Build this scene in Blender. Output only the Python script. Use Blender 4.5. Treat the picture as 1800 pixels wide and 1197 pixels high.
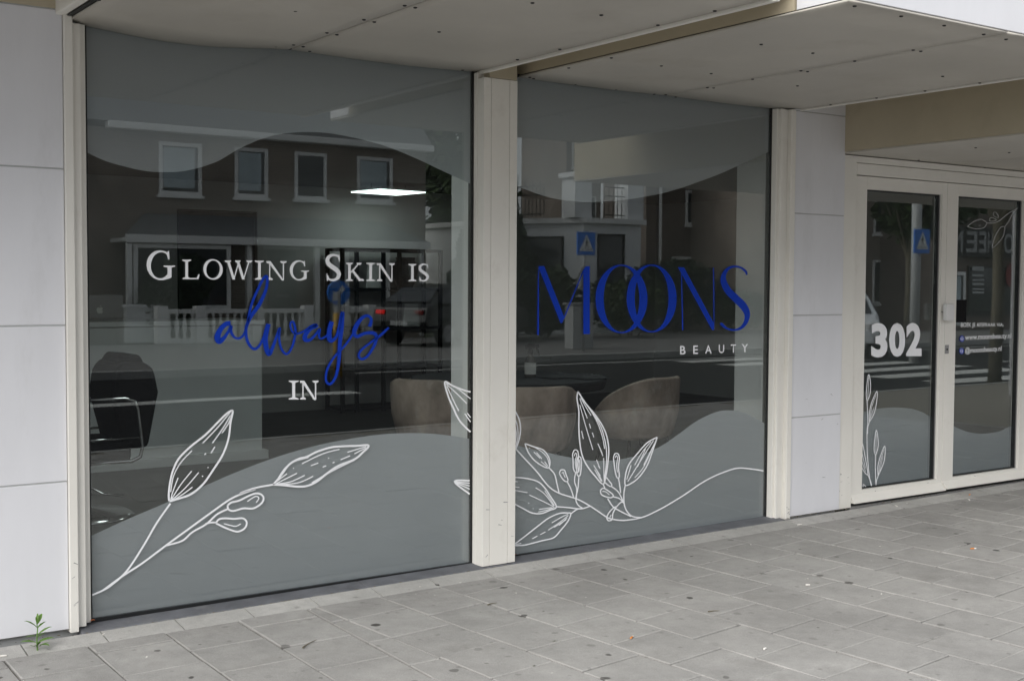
import bpy, bmesh, math, random
from mathutils import Vector, Matrix
random.seed(11)
S = bpy.context.scene
for o in list(bpy.data.objects): bpy.data.objects.remove(o)
COL = S.collection
R = math.radians

# ------------------------------------------------------------------ camera
YAW, PITCH, ROLL, FPX = R(35.0026), R(-2.6344), R(0.29688), 2175.387
CAM = Vector((-1.43618, -4.99257, 1.42859))
_f = Vector((math.sin(YAW)*math.cos(PITCH), math.cos(YAW)*math.cos(PITCH), math.sin(PITCH)))
_r0 = Vector((math.cos(YAW), -math.sin(YAW), 0)); _u0 = _r0.cross(_f)
_r = _r0*math.cos(ROLL)+_u0*math.sin(ROLL); _u = _u0*math.cos(ROLL)-_r0*math.sin(ROLL)
cd = bpy.data.cameras.new('camera'); cam = bpy.data.objects.new('camera', cd); COL.objects.link(cam)
m3 = Matrix((_r, _u, -_f)).transposed()
cam.matrix_world = Matrix.Translation(CAM) @ m3.to_4x4()
cd.sensor_fit = 'HORIZONTAL'; cd.sensor_width = 36; cd.lens = FPX/1800*36
cd.clip_start = .05; cd.clip_end = 2000
S.camera = cam
S.render.resolution_x, S.render.resolution_y = 1024, 680

# ------------------------------------------------------------------ sky, sun, exposure
SUN_EL, SUN_AZ = R(37), R(236)      # azimuth clockwise from +y (towards the street, a little left)
w = bpy.data.worlds.new('World'); S.world = w; w.use_nodes = True
nt = w.node_tree; nt.nodes.clear()
sky = nt.nodes.new('ShaderNodeTexSky'); sky.sky_type = 'NISHITA'; sky.sun_disc = False
sky.sun_elevation = SUN_EL; sky.sun_rotation = SUN_AZ
sky.air_density = 1.0; sky.dust_density = 2.0; sky.ozone_density = 1.0
hs = nt.nodes.new('ShaderNodeHueSaturation'); hs.inputs['Saturation'].default_value = .22   # overcast: nearly colourless
bg = nt.nodes.new('ShaderNodeBackground'); bg.inputs[1].default_value = .112
wo = nt.nodes.new('ShaderNodeOutputWorld')
ov = nt.nodes.new('ShaderNodeMix'); ov.data_type = 'RGBA'; ov.inputs['Factor'].default_value = .62; ov.inputs[7].default_value = (4.1, 4.3, 4.6, 1)   # even cloud layer
nt.links.new(sky.outputs[0], hs.inputs['Color']); nt.links.new(hs.outputs[0], ov.inputs[6]); nt.links.new(ov.outputs[2], bg.inputs[0]); nt.links.new(bg.outputs[0], wo.inputs[0])
sd = bpy.data.lights.new('sun', 'SUN'); sun = bpy.data.objects.new('sun', sd); COL.objects.link(sun)
sd.energy = 1.5; sd.angle = R(45); sd.color = (1, .97, .92)
dirv = Vector((math.sin(SUN_AZ)*math.cos(SUN_EL), math.cos(SUN_AZ)*math.cos(SUN_EL), math.sin(SUN_EL)))
sun.rotation_euler = dirv.to_track_quat('Z', 'Y').to_euler()
S.view_settings.view_transform = 'Standard'; S.view_settings.look = 'None'
S.view_settings.gamma = 1; S.view_settings.exposure = 1.08
S.view_settings.use_curve_mapping = False
S.render.engine = 'CYCLES'
S.cycles.use_denoising = True
S.cycles.max_bounces = 10; S.cycles.diffuse_bounces = 5; S.cycles.glossy_bounces = 4
S.cycles.transparent_max_bounces = 24; S.cycles.transmission_bounces = 6
S.cycles.sample_clamp_indirect = 6

# ------------------------------------------------------------------ helpers
def ray(px, py): return _f + _r*((px-900)/FPX) - _u*((py-598.5)/FPX)
def P(px, py, axis, val):
    """the point where the sight line of a photo position meets the plane axis = val"""
    d = ray(px, py); return CAM + d*((val-CAM[axis])/d[axis])
def V(px, py, yv):
    """what is mirrored in the glass: the real point, yv metres in front of the glass plane"""
    q = P(px, py, 1, yv); return Vector((q.x, -yv, q.z))
def gz(x, y): return .045 + .007*max(-4, min(9, x)) + .018*y
def G(px, py):
    d = ray(px, py); a = .045+.007*CAM.x+.018*CAM.y-CAM.z
    return CAM + d*(a/(d.z-.007*d.x-.018*d.y))

def link(o, parent=None):
    COL.objects.link(o)
    if parent is not None: o.parent = parent
    return o
def tag(o, label=None, cat=None, group=None, kind=None):
    if label: o['label'] = label
    if cat: o['category'] = cat
    if group: o['group'] = group
    if kind: o['kind'] = kind
    return o
def empty(name, loc=(0, 0, 0), label=None, cat=None, group=None, rz=0):
    o = bpy.data.objects.new(name, None); o.empty_display_size = .1
    o.location = loc; o.rotation_euler = (0, 0, rz); link(o)
    return tag(o, label, cat, group)

class MB:
    def __init__(s): s.v = []; s.f = []
    def add(s, vs, fs):
        n = len(s.v); s.v += [tuple(v) for v in vs]; s.f += [tuple(i+n for i in f) for f in fs]; return s
    def box(s, x0, x1, y0, y1, z0, z1):
        return s.add([(x0,y0,z0),(x1,y0,z0),(x1,y1,z0),(x0,y1,z0),(x0,y0,z1),(x1,y0,z1),(x1,y1,z1),(x0,y1,z1)],
                     [(0,3,2,1),(4,5,6,7),(0,1,5,4),(1,2,6,5),(2,3,7,6),(3,0,4,7)])
    def prism(s, pts, d):
        """closed polygon (3-D points) pushed along vector d"""
        n = len(pts); d = Vector(d); a = [Vector(p) for p in pts]
        fs = [tuple(range(n)), tuple(reversed(range(n, 2*n)))] + [(i, n+i, n+(i+1) % n, (i+1) % n) for i in range(n)]
        return s.add(a+[p+d for p in a], fs)
    def tube(s, pts, r, n=8, cap=True):
        pts = [Vector(p) for p in pts]; rs = r if isinstance(r, (list, tuple)) else [r]*len(pts)
        base = len(s.v); up = None
        for i, p in enumerate(pts):
            t = (pts[min(i+1, len(pts)-1)]-pts[max(i-1, 0)]).normalized()
            if up is None: up = t.orthogonal().normalized()
            a = (up - t*up.dot(t)); a = a.normalized() if a.length > 1e-6 else t.orthogonal().normalized(); b = t.cross(a); up = a
            for k in range(n):
                an = 2*math.pi*k/n; s.v.append(tuple(p+(a*math.cos(an)+b*math.sin(an))*rs[i]))
        for i in range(len(pts)-1):
            for k in range(n):
                k2 = (k+1) % n; s.f.append((base+i*n+k, base+i*n+k2, base+(i+1)*n+k2, base+(i+1)*n+k))
        if cap:
            s.f.append(tuple(base+k for k in reversed(range(n)))); e = base+(len(pts)-1)*n; s.f.append(tuple(e+k for k in range(n)))
        return s
    def lathe(s, prof, c=(0, 0, 0), n=16):
        c = Vector(c); base = len(s.v)
        for (r, z) in prof:
            for k in range(n):
                a = 2*math.pi*k/n; s.v.append((c.x+r*math.cos(a), c.y+r*math.sin(a), c.z+z))
        for i in range(len(prof)-1):
            for k in range(n):
                k2 = (k+1) % n; s.f.append((base+i*n+k, base+i*n+k2, base+(i+1)*n+k2, base+(i+1)*n+k))
        s.f.append(tuple(base+k for k in reversed(range(n)))); e = base+(len(prof)-1)*n; s.f.append(tuple(e+k for k in range(n)))
        return s
    def mesh(s, name, m=None, smooth=False):
        me = bpy.data.meshes.new(name); me.from_pydata(s.v, [], s.f); me.update()
        if m: me.materials.append(m)
        if smooth:
            for p in me.polygons: p.use_smooth = True
        return me
    def build(s, name, m, parent=None, smooth=False, bevel=0, loc=None, rot=None):
        o = bpy.data.objects.new(name, s.mesh(name, m, smooth)); link(o, parent)
        if loc is not None: o.location = loc
        if rot is not None: o.rotation_euler = rot
        if bevel:
            b = o.modifiers.new('bevel', 'BEVEL'); b.width = bevel; b.segments = 2; b.limit_method = 'ANGLE'
        return o
def box(name, m, parent, x0, x1, y0, y1, z0, z1, bevel=0):
    return MB().box(x0, x1, y0, y1, z0, z1).build(name, m, parent, bevel=bevel)
def inst(o, parent=None, loc=None, rot=None, name=None):
    c = o.copy(); link(c, parent)
    if loc is not None: c.location = loc
    if rot is not None: c.rotation_euler = rot
    return c
def copy_tree(o, parent=None):
    c = o.copy(); link(c, parent)
    for ch in list(o.children): copy_tree(ch, c)
    return c

# ------------------------------------------------------------------ materials
def newmat(name):
    m = bpy.data.materials.new(name); m.use_nodes = True; t = m.node_tree
    return m, t, t.nodes['Principled BSDF']
def nd(t, typ, **kw):
    n = t.nodes.new(typ)
    for k, v in kw.items(): setattr(n, k, v)
    return n
def sp(b, v):
    b.inputs['Specular IOR Level'].default_value = v
def M(name, col, rough=.6, var=.12, scale=5, bump=0, bscale=60, metal=0, spec=.4, dirt=0, dirtcol=(.12, .11, .1), dscale=2.5, stretch=(1, 1, 1), rnd=0):
    m, t, b = newmat(name); L = t.links.new
    b.inputs['Roughness'].default_value = rough; b.inputs['Metallic'].default_value = metal; sp(b, spec)
    g = nd(t, 'ShaderNodeNewGeometry'); mp = nd(t, 'ShaderNodeMapping'); mp.inputs['Scale'].default_value = stretch
    L(g.outputs['Position'], mp.inputs['Vector'])
    n = nd(t, 'ShaderNodeTexNoise'); n.inputs['Scale'].default_value = scale; n.inputs['Detail'].default_value = 6; n.inputs['Roughness'].default_value = .6
    L(mp.outputs[0], n.inputs['Vector'])
    mr = nd(t, 'ShaderNodeMapRange'); mr.inputs[1].default_value = .3; mr.inputs[2].default_value = .7
    mr.inputs[3].default_value = 1-var; mr.inputs[4].default_value = 1+var; L(n.outputs['Fac'], mr.inputs[0])
    mx = nd(t, 'ShaderNodeMix', data_type='RGBA', blend_type='MULTIPLY'); mx.inputs['Factor'].default_value = 1
    mx.inputs[6].default_value = (*col, 1); L(mr.outputs[0], mx.inputs[7])
    out = mx.outputs[2]
    if rnd:
        oi = nd(t, 'ShaderNodeObjectInfo'); m2 = nd(t, 'ShaderNodeMapRange'); m2.inputs[3].default_value = 1-rnd; m2.inputs[4].default_value = 1+rnd
        L(oi.outputs['Random'], m2.inputs[0])
        x = nd(t, 'ShaderNodeMix', data_type='RGBA', blend_type='MULTIPLY'); x.inputs['Factor'].default_value = 1
        L(out, x.inputs[6]); L(m2.outputs[0], x.inputs[7]); out = x.outputs[2]
    if dirt:
        n2 = nd(t, 'ShaderNodeTexNoise'); n2.inputs['Scale'].default_value = dscale; n2.inputs['Detail'].default_value = 9; n2.inputs['Roughness'].default_value = .72
        L(mp.outputs[0], n2.inputs['Vector'])
        r2 = nd(t, 'ShaderNodeMapRange'); r2.inputs[1].default_value = .55; r2.inputs[2].default_value = .82; r2.inputs[3].default_value = 0; r2.inputs[4].default_value = dirt
        L(n2.outputs['Fac'], r2.inputs[0])
        x = nd(t, 'ShaderNodeMix', data_type='RGBA'); L(r2.outputs[0], x.inputs['Factor']); L(out, x.inputs[6]); x.inputs[7].default_value = (*dirtcol, 1); out = x.outputs[2]
    L(out, b.inputs['Base Color'])
    rr = nd(t, 'ShaderNodeMapRange'); rr.inputs[3].default_value = max(.02, rough-.1); rr.inputs[4].default_value = min(1, rough+.1); L(n.outputs['Fac'], rr.inputs[0]); L(rr.outputs[0], b.inputs['Roughness'])
    if bump:
        n3 = nd(t, 'ShaderNodeTexNoise'); n3.inputs['Scale'].default_value = bscale; n3.inputs['Detail'].default_value = 5; L(mp.outputs[0], n3.inputs['Vector'])
        bp = nd(t, 'ShaderNodeBump'); bp.inputs['Strength'].default_value = bump; bp.inputs['Distance'].default_value = .01
        L(n3.outputs['Fac'], bp.inputs['Height']); L(bp.outputs[0], b.inputs['Normal'])
    return m
def emis(name, col, s):
    m, t, b = newmat(name); b.inputs['Base Color'].default_value = (*col, 1)
    b.inputs['Emission Color'].default_value = (*col, 1); b.inputs['Emission Strength'].default_value = s; return m

def glass_mat(name, refl=.066, tint=(.95, .96, .955)):
    m = bpy.data.materials.new(name); m.use_nodes = True; t = m.node_tree; t.nodes.clear(); L = t.links.new
    o = nd(t, 'ShaderNodeOutputMaterial'); mx = nd(t, 'ShaderNodeMixShader'); tr = nd(t, 'ShaderNodeBsdfTransparent'); gl = nd(t, 'ShaderNodeBsdfGlossy')
    tr.inputs[0].default_value = (*tint, 1); gl.inputs['Roughness'].default_value = 0; gl.inputs[0].default_value = (.97, 1, .99, 1)
    lw = nd(t, 'ShaderNodeLayerWeight'); lw.inputs[0].default_value = .5
    pw = nd(t, 'ShaderNodeMath', operation='POWER'); pw.inputs[1].default_value = 4; L(lw.outputs['Facing'], pw.inputs[0])
    mr = nd(t, 'ShaderNodeMath', operation='MULTIPLY_ADD'); mr.inputs[1].default_value = .8; mr.inputs[2].default_value = refl
    L(pw.outputs[0], mr.inputs[0])
    L(mr.outputs[0], mx.inputs[0]); L(tr.outputs[0], mx.inputs[1]); L(gl.outputs[0], mx.inputs[2]); L(mx.outputs[0], o.inputs[0])
    # faint waviness of large panes
    g = nd(t, 'ShaderNodeNewGeometry'); n = nd(t, 'ShaderNodeTexNoise'); n.inputs['Scale'].default_value = 1.3; n.inputs['Detail'].default_value = 1
    L(g.outputs['Position'], n.inputs['Vector']); bp = nd(t, 'ShaderNodeBump'); bp.inputs['Strength'].default_value = .04; bp.inputs['Distance'].default_value = .006
    L(n.outputs['Fac'], bp.inputs['Height']); L(bp.outputs[0], gl.inputs['Normal'])
    return m

def film_mat(name, col, back):
    m = M(name, col, .5, .03, 1.2); t = m.node_tree; L = t.links.new
    o = t.nodes['Material Output']; b = t.nodes['Principled BSDF']; tl = nd(t, 'ShaderNodeBsdfTranslucent'); tl.inputs[0].default_value = (*back, 1)
    a = nd(t, 'ShaderNodeAddShader'); L(b.outputs[0], a.inputs[0]); L(tl.outputs[0], a.inputs[1]); L(a.outputs[0], o.inputs[0]); return m
def brick_mat(name, c1, c2, mortar, sc=1.0):
    m, t, b = newmat(name); L = t.links.new; b.inputs['Roughness'].default_value = .85; sp(b, .2)
    g = nd(t, 'ShaderNodeNewGeometry'); sx = nd(t, 'ShaderNodeSeparateXYZ'); L(g.outputs['Position'], sx.inputs[0])
    ad = nd(t, 'ShaderNodeMath', operation='ADD'); L(sx.outputs['X'], ad.inputs[0]); L(sx.outputs['Y'], ad.inputs[1])
    cb = nd(t, 'ShaderNodeCombineXYZ'); L(ad.outputs[0], cb.inputs[0]); L(sx.outputs['Z'], cb.inputs[1])
    br = nd(t, 'ShaderNodeTexBrick'); br.inputs['Color1'].default_value = (*c1, 1); br.inputs['Color2'].default_value = (*c2, 1); br.inputs['Mortar'].default_value = (*mortar, 1)
    br.inputs['Scale'].default_value = 1; br.inputs['Brick Width'].default_value = .22*sc; br.inputs['Row Height'].default_value = .0625*sc; br.inputs['Mortar Size'].default_value = .006*sc
    L(cb.outputs[0], br.inputs['Vector'])
    n = nd(t, 'ShaderNodeTexNoise'); n.inputs['Scale'].default_value = .9; n.inputs['Detail'].default_value = 8; L(g.outputs['Position'], n.inputs['Vector'])
    mr = nd(t, 'ShaderNodeMapRange'); mr.inputs[1].default_value = .3; mr.inputs[2].default_value = .7; mr.inputs[3].default_value = .75; mr.inputs[4].default_value = 1.25; L(n.outputs[0], mr.inputs[0])
    x = nd(t, 'ShaderNodeMix', data_type='RGBA', blend_type='MULTIPLY'); x.inputs['Factor'].default_value = 1; L(br.outputs['Color'], x.inputs[6]); L(mr.outputs[0], x.inputs[7])
    L(x.outputs[2], b.inputs['Base Color'])
    return m

def tile_mat(name, col):
    m, t, b = newmat(name); L = t.links.new; b.inputs['Roughness'].default_value = .8; sp(b, .25)
    g = nd(t, 'ShaderNodeNewGeometry')
    oi = nd(t, 'ShaderNodeObjectInfo'); mo = nd(t, 'ShaderNodeMapRange'); mo.inputs[3].default_value = .93; mo.inputs[4].default_value = 1.06; L(oi.outputs['Random'], mo.inputs[0])
    def mul(a, bb):
        x = nd(t, 'ShaderNodeMix', data_type='RGBA', blend_type='MULTIPLY'); x.inputs['Factor'].default_value = 1
        if isinstance(a, tuple): x.inputs[6].default_value = a
        else: L(a, x.inputs[6])
        L(bb, x.inputs[7]); return x.outputs[2]
    def noise(sc, d, lo, hi, a, c, src=g.outputs['Position']):
        n = nd(t, 'ShaderNodeTexNoise'); n.inputs['Scale'].default_value = sc; n.inputs['Detail'].default_value = d; n.inputs['Roughness'].default_value = .65; L(src, n.inputs['Vector'])
        r = nd(t, 'ShaderNodeMapRange'); r.inputs[1].default_value = lo; r.inputs[2].default_value = hi; r.inputs[3].default_value = a; r.inputs[4].default_value = c; L(n.outputs[0], r.inputs[0]); return r.outputs[0]
    c = mul((*col, 1), mo.outputs[0]); c = mul(c, noise(1.7, 6, .3, .7, .8, 1.1)); c = mul(c, noise(14, 8, .3, .7, .9, 1.08)); c = mul(c, noise(240, 3, .3, .7, .82, 1.14))
    # old chewing gum and drips: round dark spots of uneven size, scattered
    vo = nd(t, 'ShaderNodeTexVoronoi', voronoi_dimensions='2D'); vo.inputs['Scale'].default_value = 5.2
    ds = nd(t, 'ShaderNodeMix', data_type='RGBA'); ds.inputs['Factor'].default_value = .025; L(g.outputs['Position'], ds.inputs[6])
    nn = nd(t, 'ShaderNodeTexNoise'); nn.inputs['Scale'].default_value = 22; L(g.outputs['Position'], nn.inputs['Vector']); L(nn.outputs['Color'], ds.inputs[7]); L(ds.outputs[2], vo.inputs['Vector'])
    sx = nd(t, 'ShaderNodeSeparateColor'); L(vo.outputs['Color'], sx.inputs[0])
    rad = nd(t, 'ShaderNodeMapRange'); rad.inputs[1].default_value = .25; rad.inputs[2].default_value = 1; rad.inputs[3].default_value = 0; rad.inputs[4].default_value = .12; L(sx.outputs[0], rad.inputs[0])
    lt = nd(t, 'ShaderNodeMath', operation='SUBTRACT'); L(rad.outputs[0], lt.inputs[0]); L(vo.outputs['Distance'], lt.inputs[1])
    sm = nd(t, 'ShaderNodeMapRange'); sm.inputs[1].default_value = 0; sm.inputs[2].default_value = .025; L(lt.outputs[0], sm.inputs[0])
    st = nd(t, 'ShaderNodeMapRange'); st.inputs[3].default_value = .08; st.inputs[4].default_value = .95; L(sx.outputs[1], st.inputs[0])
    pw = nd(t, 'ShaderNodeMath', operation='POWER'); pw.inputs[1].default_value = 1.7; L(st.outputs[0], pw.inputs[0])
    fm = nd(t, 'ShaderNodeMath', operation='MULTIPLY'); L(sm.outputs[0], fm.inputs[0]); L(pw.outputs[0], fm.inputs[1])
    x = nd(t, 'ShaderNodeMix', data_type='RGBA'); L(fm.outputs[0], x.inputs['Factor']); L(c, x.inputs[6]); x.inputs[7].default_value = (.05, .047, .043, 1); c = x.outputs[2]
    v2 = nd(t, 'ShaderNodeTexVoronoi', voronoi_dimensions='2D'); v2.inputs['Scale'].default_value = 11; L(ds.outputs[2], v2.inputs['Vector'])
    s2 = nd(t, 'ShaderNodeSeparateColor'); L(v2.outputs['Color'], s2.inputs[0])
    r2 = nd(t, 'ShaderNodeMapRange'); r2.inputs[1].default_value = .55; r2.inputs[2].default_value = 1; r2.inputs[3].default_value = 0; r2.inputs[4].default_value = .17; L(s2.outputs[1], r2.inputs[0])
    l2_ = nd(t, 'ShaderNodeMath', operation='SUBTRACT'); L(r2.outputs[0], l2_.inputs[0]); L(v2.outputs['Distance'], l2_.inputs[1])
    m2_ = nd(t, 'ShaderNodeMapRange'); m2_.inputs[2].default_value = .1; m2_.inputs[4].default_value = .34; L(l2_.outputs[0], m2_.inputs[0])
    x2 = nd(t, 'ShaderNodeMix', data_type='RGBA'); L(m2_.outputs[0], x2.inputs['Factor']); L(c, x2.inputs[6]); x2.inputs[7].default_value = (.09, .085, .078, 1); c = x2.outputs[2]
    st_ = noise(3.3, 9, .56, .74, 0, .32)
    x3 = nd(t, 'ShaderNodeMix', data_type='RGBA'); L(st_, x3.inputs['Factor']); L(c, x3.inputs[6]); x3.inputs[7].default_value = (.16, .15, .135, 1); c = x3.outputs[2]
    L(c, b.inputs['Base Color'])
    n3 = nd(t, 'ShaderNodeTexNoise'); n3.inputs['Scale'].default_value = 160; n3.inputs['Detail'].default_value = 4; L(g.outputs['Position'], n3.inputs['Vector'])
    bp = nd(t, 'ShaderNodeBump'); bp.inputs['Strength'].default_value = .25; bp.inputs['Distance'].default_value = .004; L(n3.outputs[0], bp.inputs['Height']); L(bp.outputs[0], b.inputs['Normal'])
    return m

MT = dict(
    clad=M('white_cladding', (.725, .73, .765), .42, .03, 3, dirt=.3, dirtcol=(.36, .35, .33), dscale=1.8, stretch=(2.2, 1, .6)),
    cream=M('cream_lacquer', (.79, .772, .725), .4, .04, 3, dirt=.3, dirtcol=(.4, .36, .3), dscale=6, stretch=(1, 1, .8)),
    beige=M('beige_lacquer', (.47, .415, .31), .45, .06, 3, dirt=.25, dirtcol=(.25, .2, .14), dscale=4),
    soffit=M('soffit_board', (.51, .485, .44), .55, .09, 1.3, dirt=.4, dirtcol=(.3, .26, .2), dscale=1.4),
    screw=M('dark_screw', (.03, .03, .03), .4),
    gasket=M('black_rubber', (.012, .013, .014), .5, .05),
    sill=M('bluestone', (.13, .135, .15), .6, .25, 9, bump=.2, dirt=.5, dirtcol=(.3, .29, .27), dscale=7),
    tile=tile_mat('concrete_paver', (.345, .337, .324)),
    edge=tile_mat('concrete_edging', (.45, .442, .425)),
    joint=M('joint_sand', (.25, .232, .2), .95, .35, 18, bump=.3, dirt=.7, dirtcol=(.07, .065, .055), dscale=5),
    film=film_mat('grey_window_film', (.235, .25, .272), (.20, .21, .215)),
    white=M('white_vinyl', (.9, .91, .94), .45, .02),
    blue=M('blue_vinyl', (.007, .042, .42), .5, .03, spec=.1),
    glass=glass_mat('shop_glass'),
    dglass=glass_mat('door_glass', .078, (.9, .92, .92)),
    ifloor=M('dark_floor_tile', (.055, .052, .048), .45, .3, 4),
    iwall=M('salon_wall', (.55, .55, .54), .8, .06, 2),
    iwhite=M('salon_white', (.76, .78, .78), .6, .05, 2),
    idark=M('dark_panel', (.03, .03, .03), .6, .2),
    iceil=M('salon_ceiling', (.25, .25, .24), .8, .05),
    led=emis('led_panel', (.85, 1, .95), 1.5), fill_led=emis('fill_led_panel', (.88, 1, .96), 4.6),
    leather=M('black_leather', (.009, .009, .010), .6, .2, 30, bump=.2, spec=.03),
    chrome=M('chrome', (.5, .5, .5), .18, .05, metal=1),
    steel=M('black_steel', (.006, .006, .007), .6, spec=.1),
    velvet=M('taupe_velvet', (.40, .32, .27), .8, .5, 5, bump=.15, stretch=(1, 1, .6), dirt=.9, dirtcol=(.62, .57, .52), dscale=6),
    cloth=M('black_cloth', (.018, .019, .022), .7, .3, 6),
    alu=M('grey_aluminium', (.3, .3, .305), .4, .05, metal=.3),
    amber=M('clear_bottle', (.12, .11, .1), .2),
    paper=M('paper', (.7, .7, .68), .8),
    asphalt=M('asphalt', (.028, .028, .03), .9, .25, 2, bump=.3, bscale=90, spec=.08),
    kerb=M('kerb_stone', (.38, .38, .37), .85, .15, 4),
    farpave=M('far_pavement', (.2, .195, .19), .85, .15, 3),
    paint=M('road_paint', (.6, .6, .58), .7, .12, 8),
    grassy=M('garden_ground', (.06, .08, .03), .95, .4, 3),
    brickA=brick_mat('brown_brick', (.28, .23, .19), (.2, .16, .135), (.36, .34, .31)),
    brickB=brick_mat('dark_red_brick', (.2, .16, .135), (.15, .12, .10), (.22, .2, .19)),
    roof=M('roof_tiles', (.16, .165, .17), .7, .25, 6, stretch=(1, 1, 5)),
    wpaint=M('white_paint', (.88, .88, .87), .5, .06, 3),
    render=M('white_render', (.84, .85, .86), .8, .06, 2, dirt=.25, dirtcol=(.4, .4, .38)),
    pane=M('house_pane', (.03, .035, .04), .08, .2, .6, spec=.8),
    curtain=M('net_curtain', (.48, .56, .6), .7, .12, 3),
    iron=M('black_iron', (.01, .01, .01), .5),
    leafA=M('leaf_green', (.045, .075, .022), .7, .45, 3, rnd=.1),
    leafB=M('leaf_conifer', (.022, .04, .02), .75, .4, 3, rnd=.1),
    bark=M('bark', (.14, .125, .09), .9, .35, 9, bump=.4),
    weed=M('weed_green', (.11, .22, .035), .6, .3, 30),
    moss=M('moss', (.10, .13, .03), .95, .5, 80),
    signblue=M('sign_blue', (.05, .24, .8), .4, .04),
    signwhite=M('sign_white', (.85, .85, .85), .4, .03),
    black=M('sign_black', (.015, .015, .015), .5),
    galv=M('galvanised', (.45, .46, .46), .5, .1, 6),
    yellow=M('yellow_post', (.55, .32, .02), .5, .1),
    red=M('red_paint', (.22, .015, .015), .4, .1),
    carA=M('car_grey', (.02, .022, .025), .2, .05, metal=.4), carB=M('car_white', (.75, .77, .8), .2, .03),
    tyre=M('tyre', (.012, .012, .012), .8), rim=M('rim', (.4, .4, .42), .3, metal=.8),
    tail=emis('tail_lamp', (1, .02, .02), .55), carglass=M('car_glass', (.02, .025, .03), .06, .1, spec=.8),
    orange=M('filter_orange', (.65, .24, .06), .8, .15, 40), butt=M('filter_white', (.72, .7, .66), .85, .12, 40), leafbrown=M('dry_leaf', (.38, .1, .02), .7, .4, 60),
    handle=M('handle_white', (.72, .72, .72), .35, .03), pgrey=M('print_grey', (.4, .41, .42), .6),
)

# ================================================================== THE SETTING
def sheet(name, m, pts, z, kind='structure'):
    o = MB().add([(x, y, z) for x, y in pts], [tuple(range(len(pts)))]).build(name, m)
    return tag(o, kind=kind)
sheet('ground', MT['grassy'], [(-600, -600), (600, -600), (600, 600), (-600, 600)], -.25)
road = sheet('road', MT['asphalt'], [(-60, -15.6), (90, -15.6), (90, -5.95), (-60, -5.95)], -.2)
far = MB().box(-60, 90, -24.2, -15.8, -.4, -.07).build('far_pavement', MT['farpave']); tag(far, kind='structure')
for k in range(-30, 45):
    box('kerb_stone', MT['kerb'], far, k*2+.01, k*2+1.99, -15.8, -15.62, -.35, -.068, .012)

# --- near pavement: base sheet, edging stones, pavers -----------------------------------------
pave = MB()
xs = [-14, -4, -2, 0, 2, 4, 6, 9, 40]
for x in xs:
    for y in (-.055, -5.8): pave.v.append((x, y, gz(x, y)-.012))
for i in range(len(xs)-1): pave.f.append((2*i, 2*i+1, 2*i+3, 2*i+2))
pavement = tag(pave.build('pavement', MT['joint']), kind='structure')
def clip(poly, nx, ny, c):
    out = []
    for i in range(len(poly)):
        a, b = poly[i], poly[(i+1) % len(poly)]; da, db = a[0]*nx+a[1]*ny-c, b[0]*nx+b[1]*ny-c
        if da <= 0: out.append(a)
        if da*db < 0: t = da/(da-db); out.append((a[0]+(b[0]-a[0])*t, a[1]+(b[1]-a[1])*t))
    return out
def proj(p):
    d = Vector(p)-CAM; z = d.dot(_f)
    return (900+FPX*d.dot(_r)/z, 598.5-FPX*d.dot(_u)/z, z)
def area(poly):
    return abs(sum(poly[i][0]*poly[(i+1) % len(poly)][1]-poly[(i+1) % len(poly)][0]*poly[i][1] for i in range(len(poly))))/2
tiles = []
GAP = .0035
YB = -.243
# left field, square to the facade
for n in range(-5, 5):
    x0 = -.386+n*.3035
    x1 = x0+.3035
    if n == 4: continue
    if x1 > .84: continue
    for k in range(-2, 20):
        y1 = -.805+.304*6+(.152 if n % 2 else 0)-k*.304-.006*n
        tiles.append(clip([(x0+GAP, y1-.304+GAP), (x1-GAP, y1-.304+GAP), (x1-GAP, y1-GAP), (x0+GAP, y1-GAP)], 0, 1, YB))
# wedge row where the two fields meet, then the right field turned by six degrees
th = R(6.2); E1 = (math.cos(th), math.sin(th)); E2 = (math.sin(th), -math.cos(th)); O = (1.252, -.909); TP = .3045
def uv(u, v): return (O[0]+E1[0]*u+E2[0]*v, O[1]+E1[1]*u+E2[1]*v)
for k in range(-4, 16):
    y1 = -.474+.318-k*.318+.318*2
    q = [(.829+GAP, y1-.318+GAP), (2.2, y1-.318+GAP), (2.2, y1-GAP), (.829+GAP, y1-GAP)]
    pz = uv(-TP-GAP, 0); q = clip(q, E1[0], E1[1], pz[0]*E1[0]+pz[1]*E1[1]); tiles.append(clip(q, 0, 1, YB))
for n in range(-1, 30):
    for k in range(-14, 20):
        v0 = k*TP+(.152 if n % 2 else 0)
        c = [uv(n*TP+GAP, v0+GAP), uv((n+1)*TP-GAP, v0+GAP), uv((n+1)*TP-GAP, v0+TP-GAP), uv(n*TP+GAP, v0+TP-GAP)]
        if min(p[1] for p in c) < -5.75 or max(p[0] for p in c) > 9.4: continue
        tiles.append(clip(clip(c, 0, 1, YB), -1, 0, -.83))
tiles = [t for t in tiles if len(t) > 2 and area(t) > .0012 and min(p[1] for p in t) > -5.75]
def tile_vis(t):
    pr = [proj((x, y, gz(x, y))) for x, y in t]
    if any(q[2] < .3 for q in pr): return 0
    cx = sum(q[0] for q in pr)/len(pr); cy = sum(q[1] for q in pr)/len(pr)
    if not (-120 < cx < 1920 and -50 < cy < 1290): return 0
    return area([q[:2] for q in pr])
tiles.sort(key=tile_vis, reverse=True)
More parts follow.
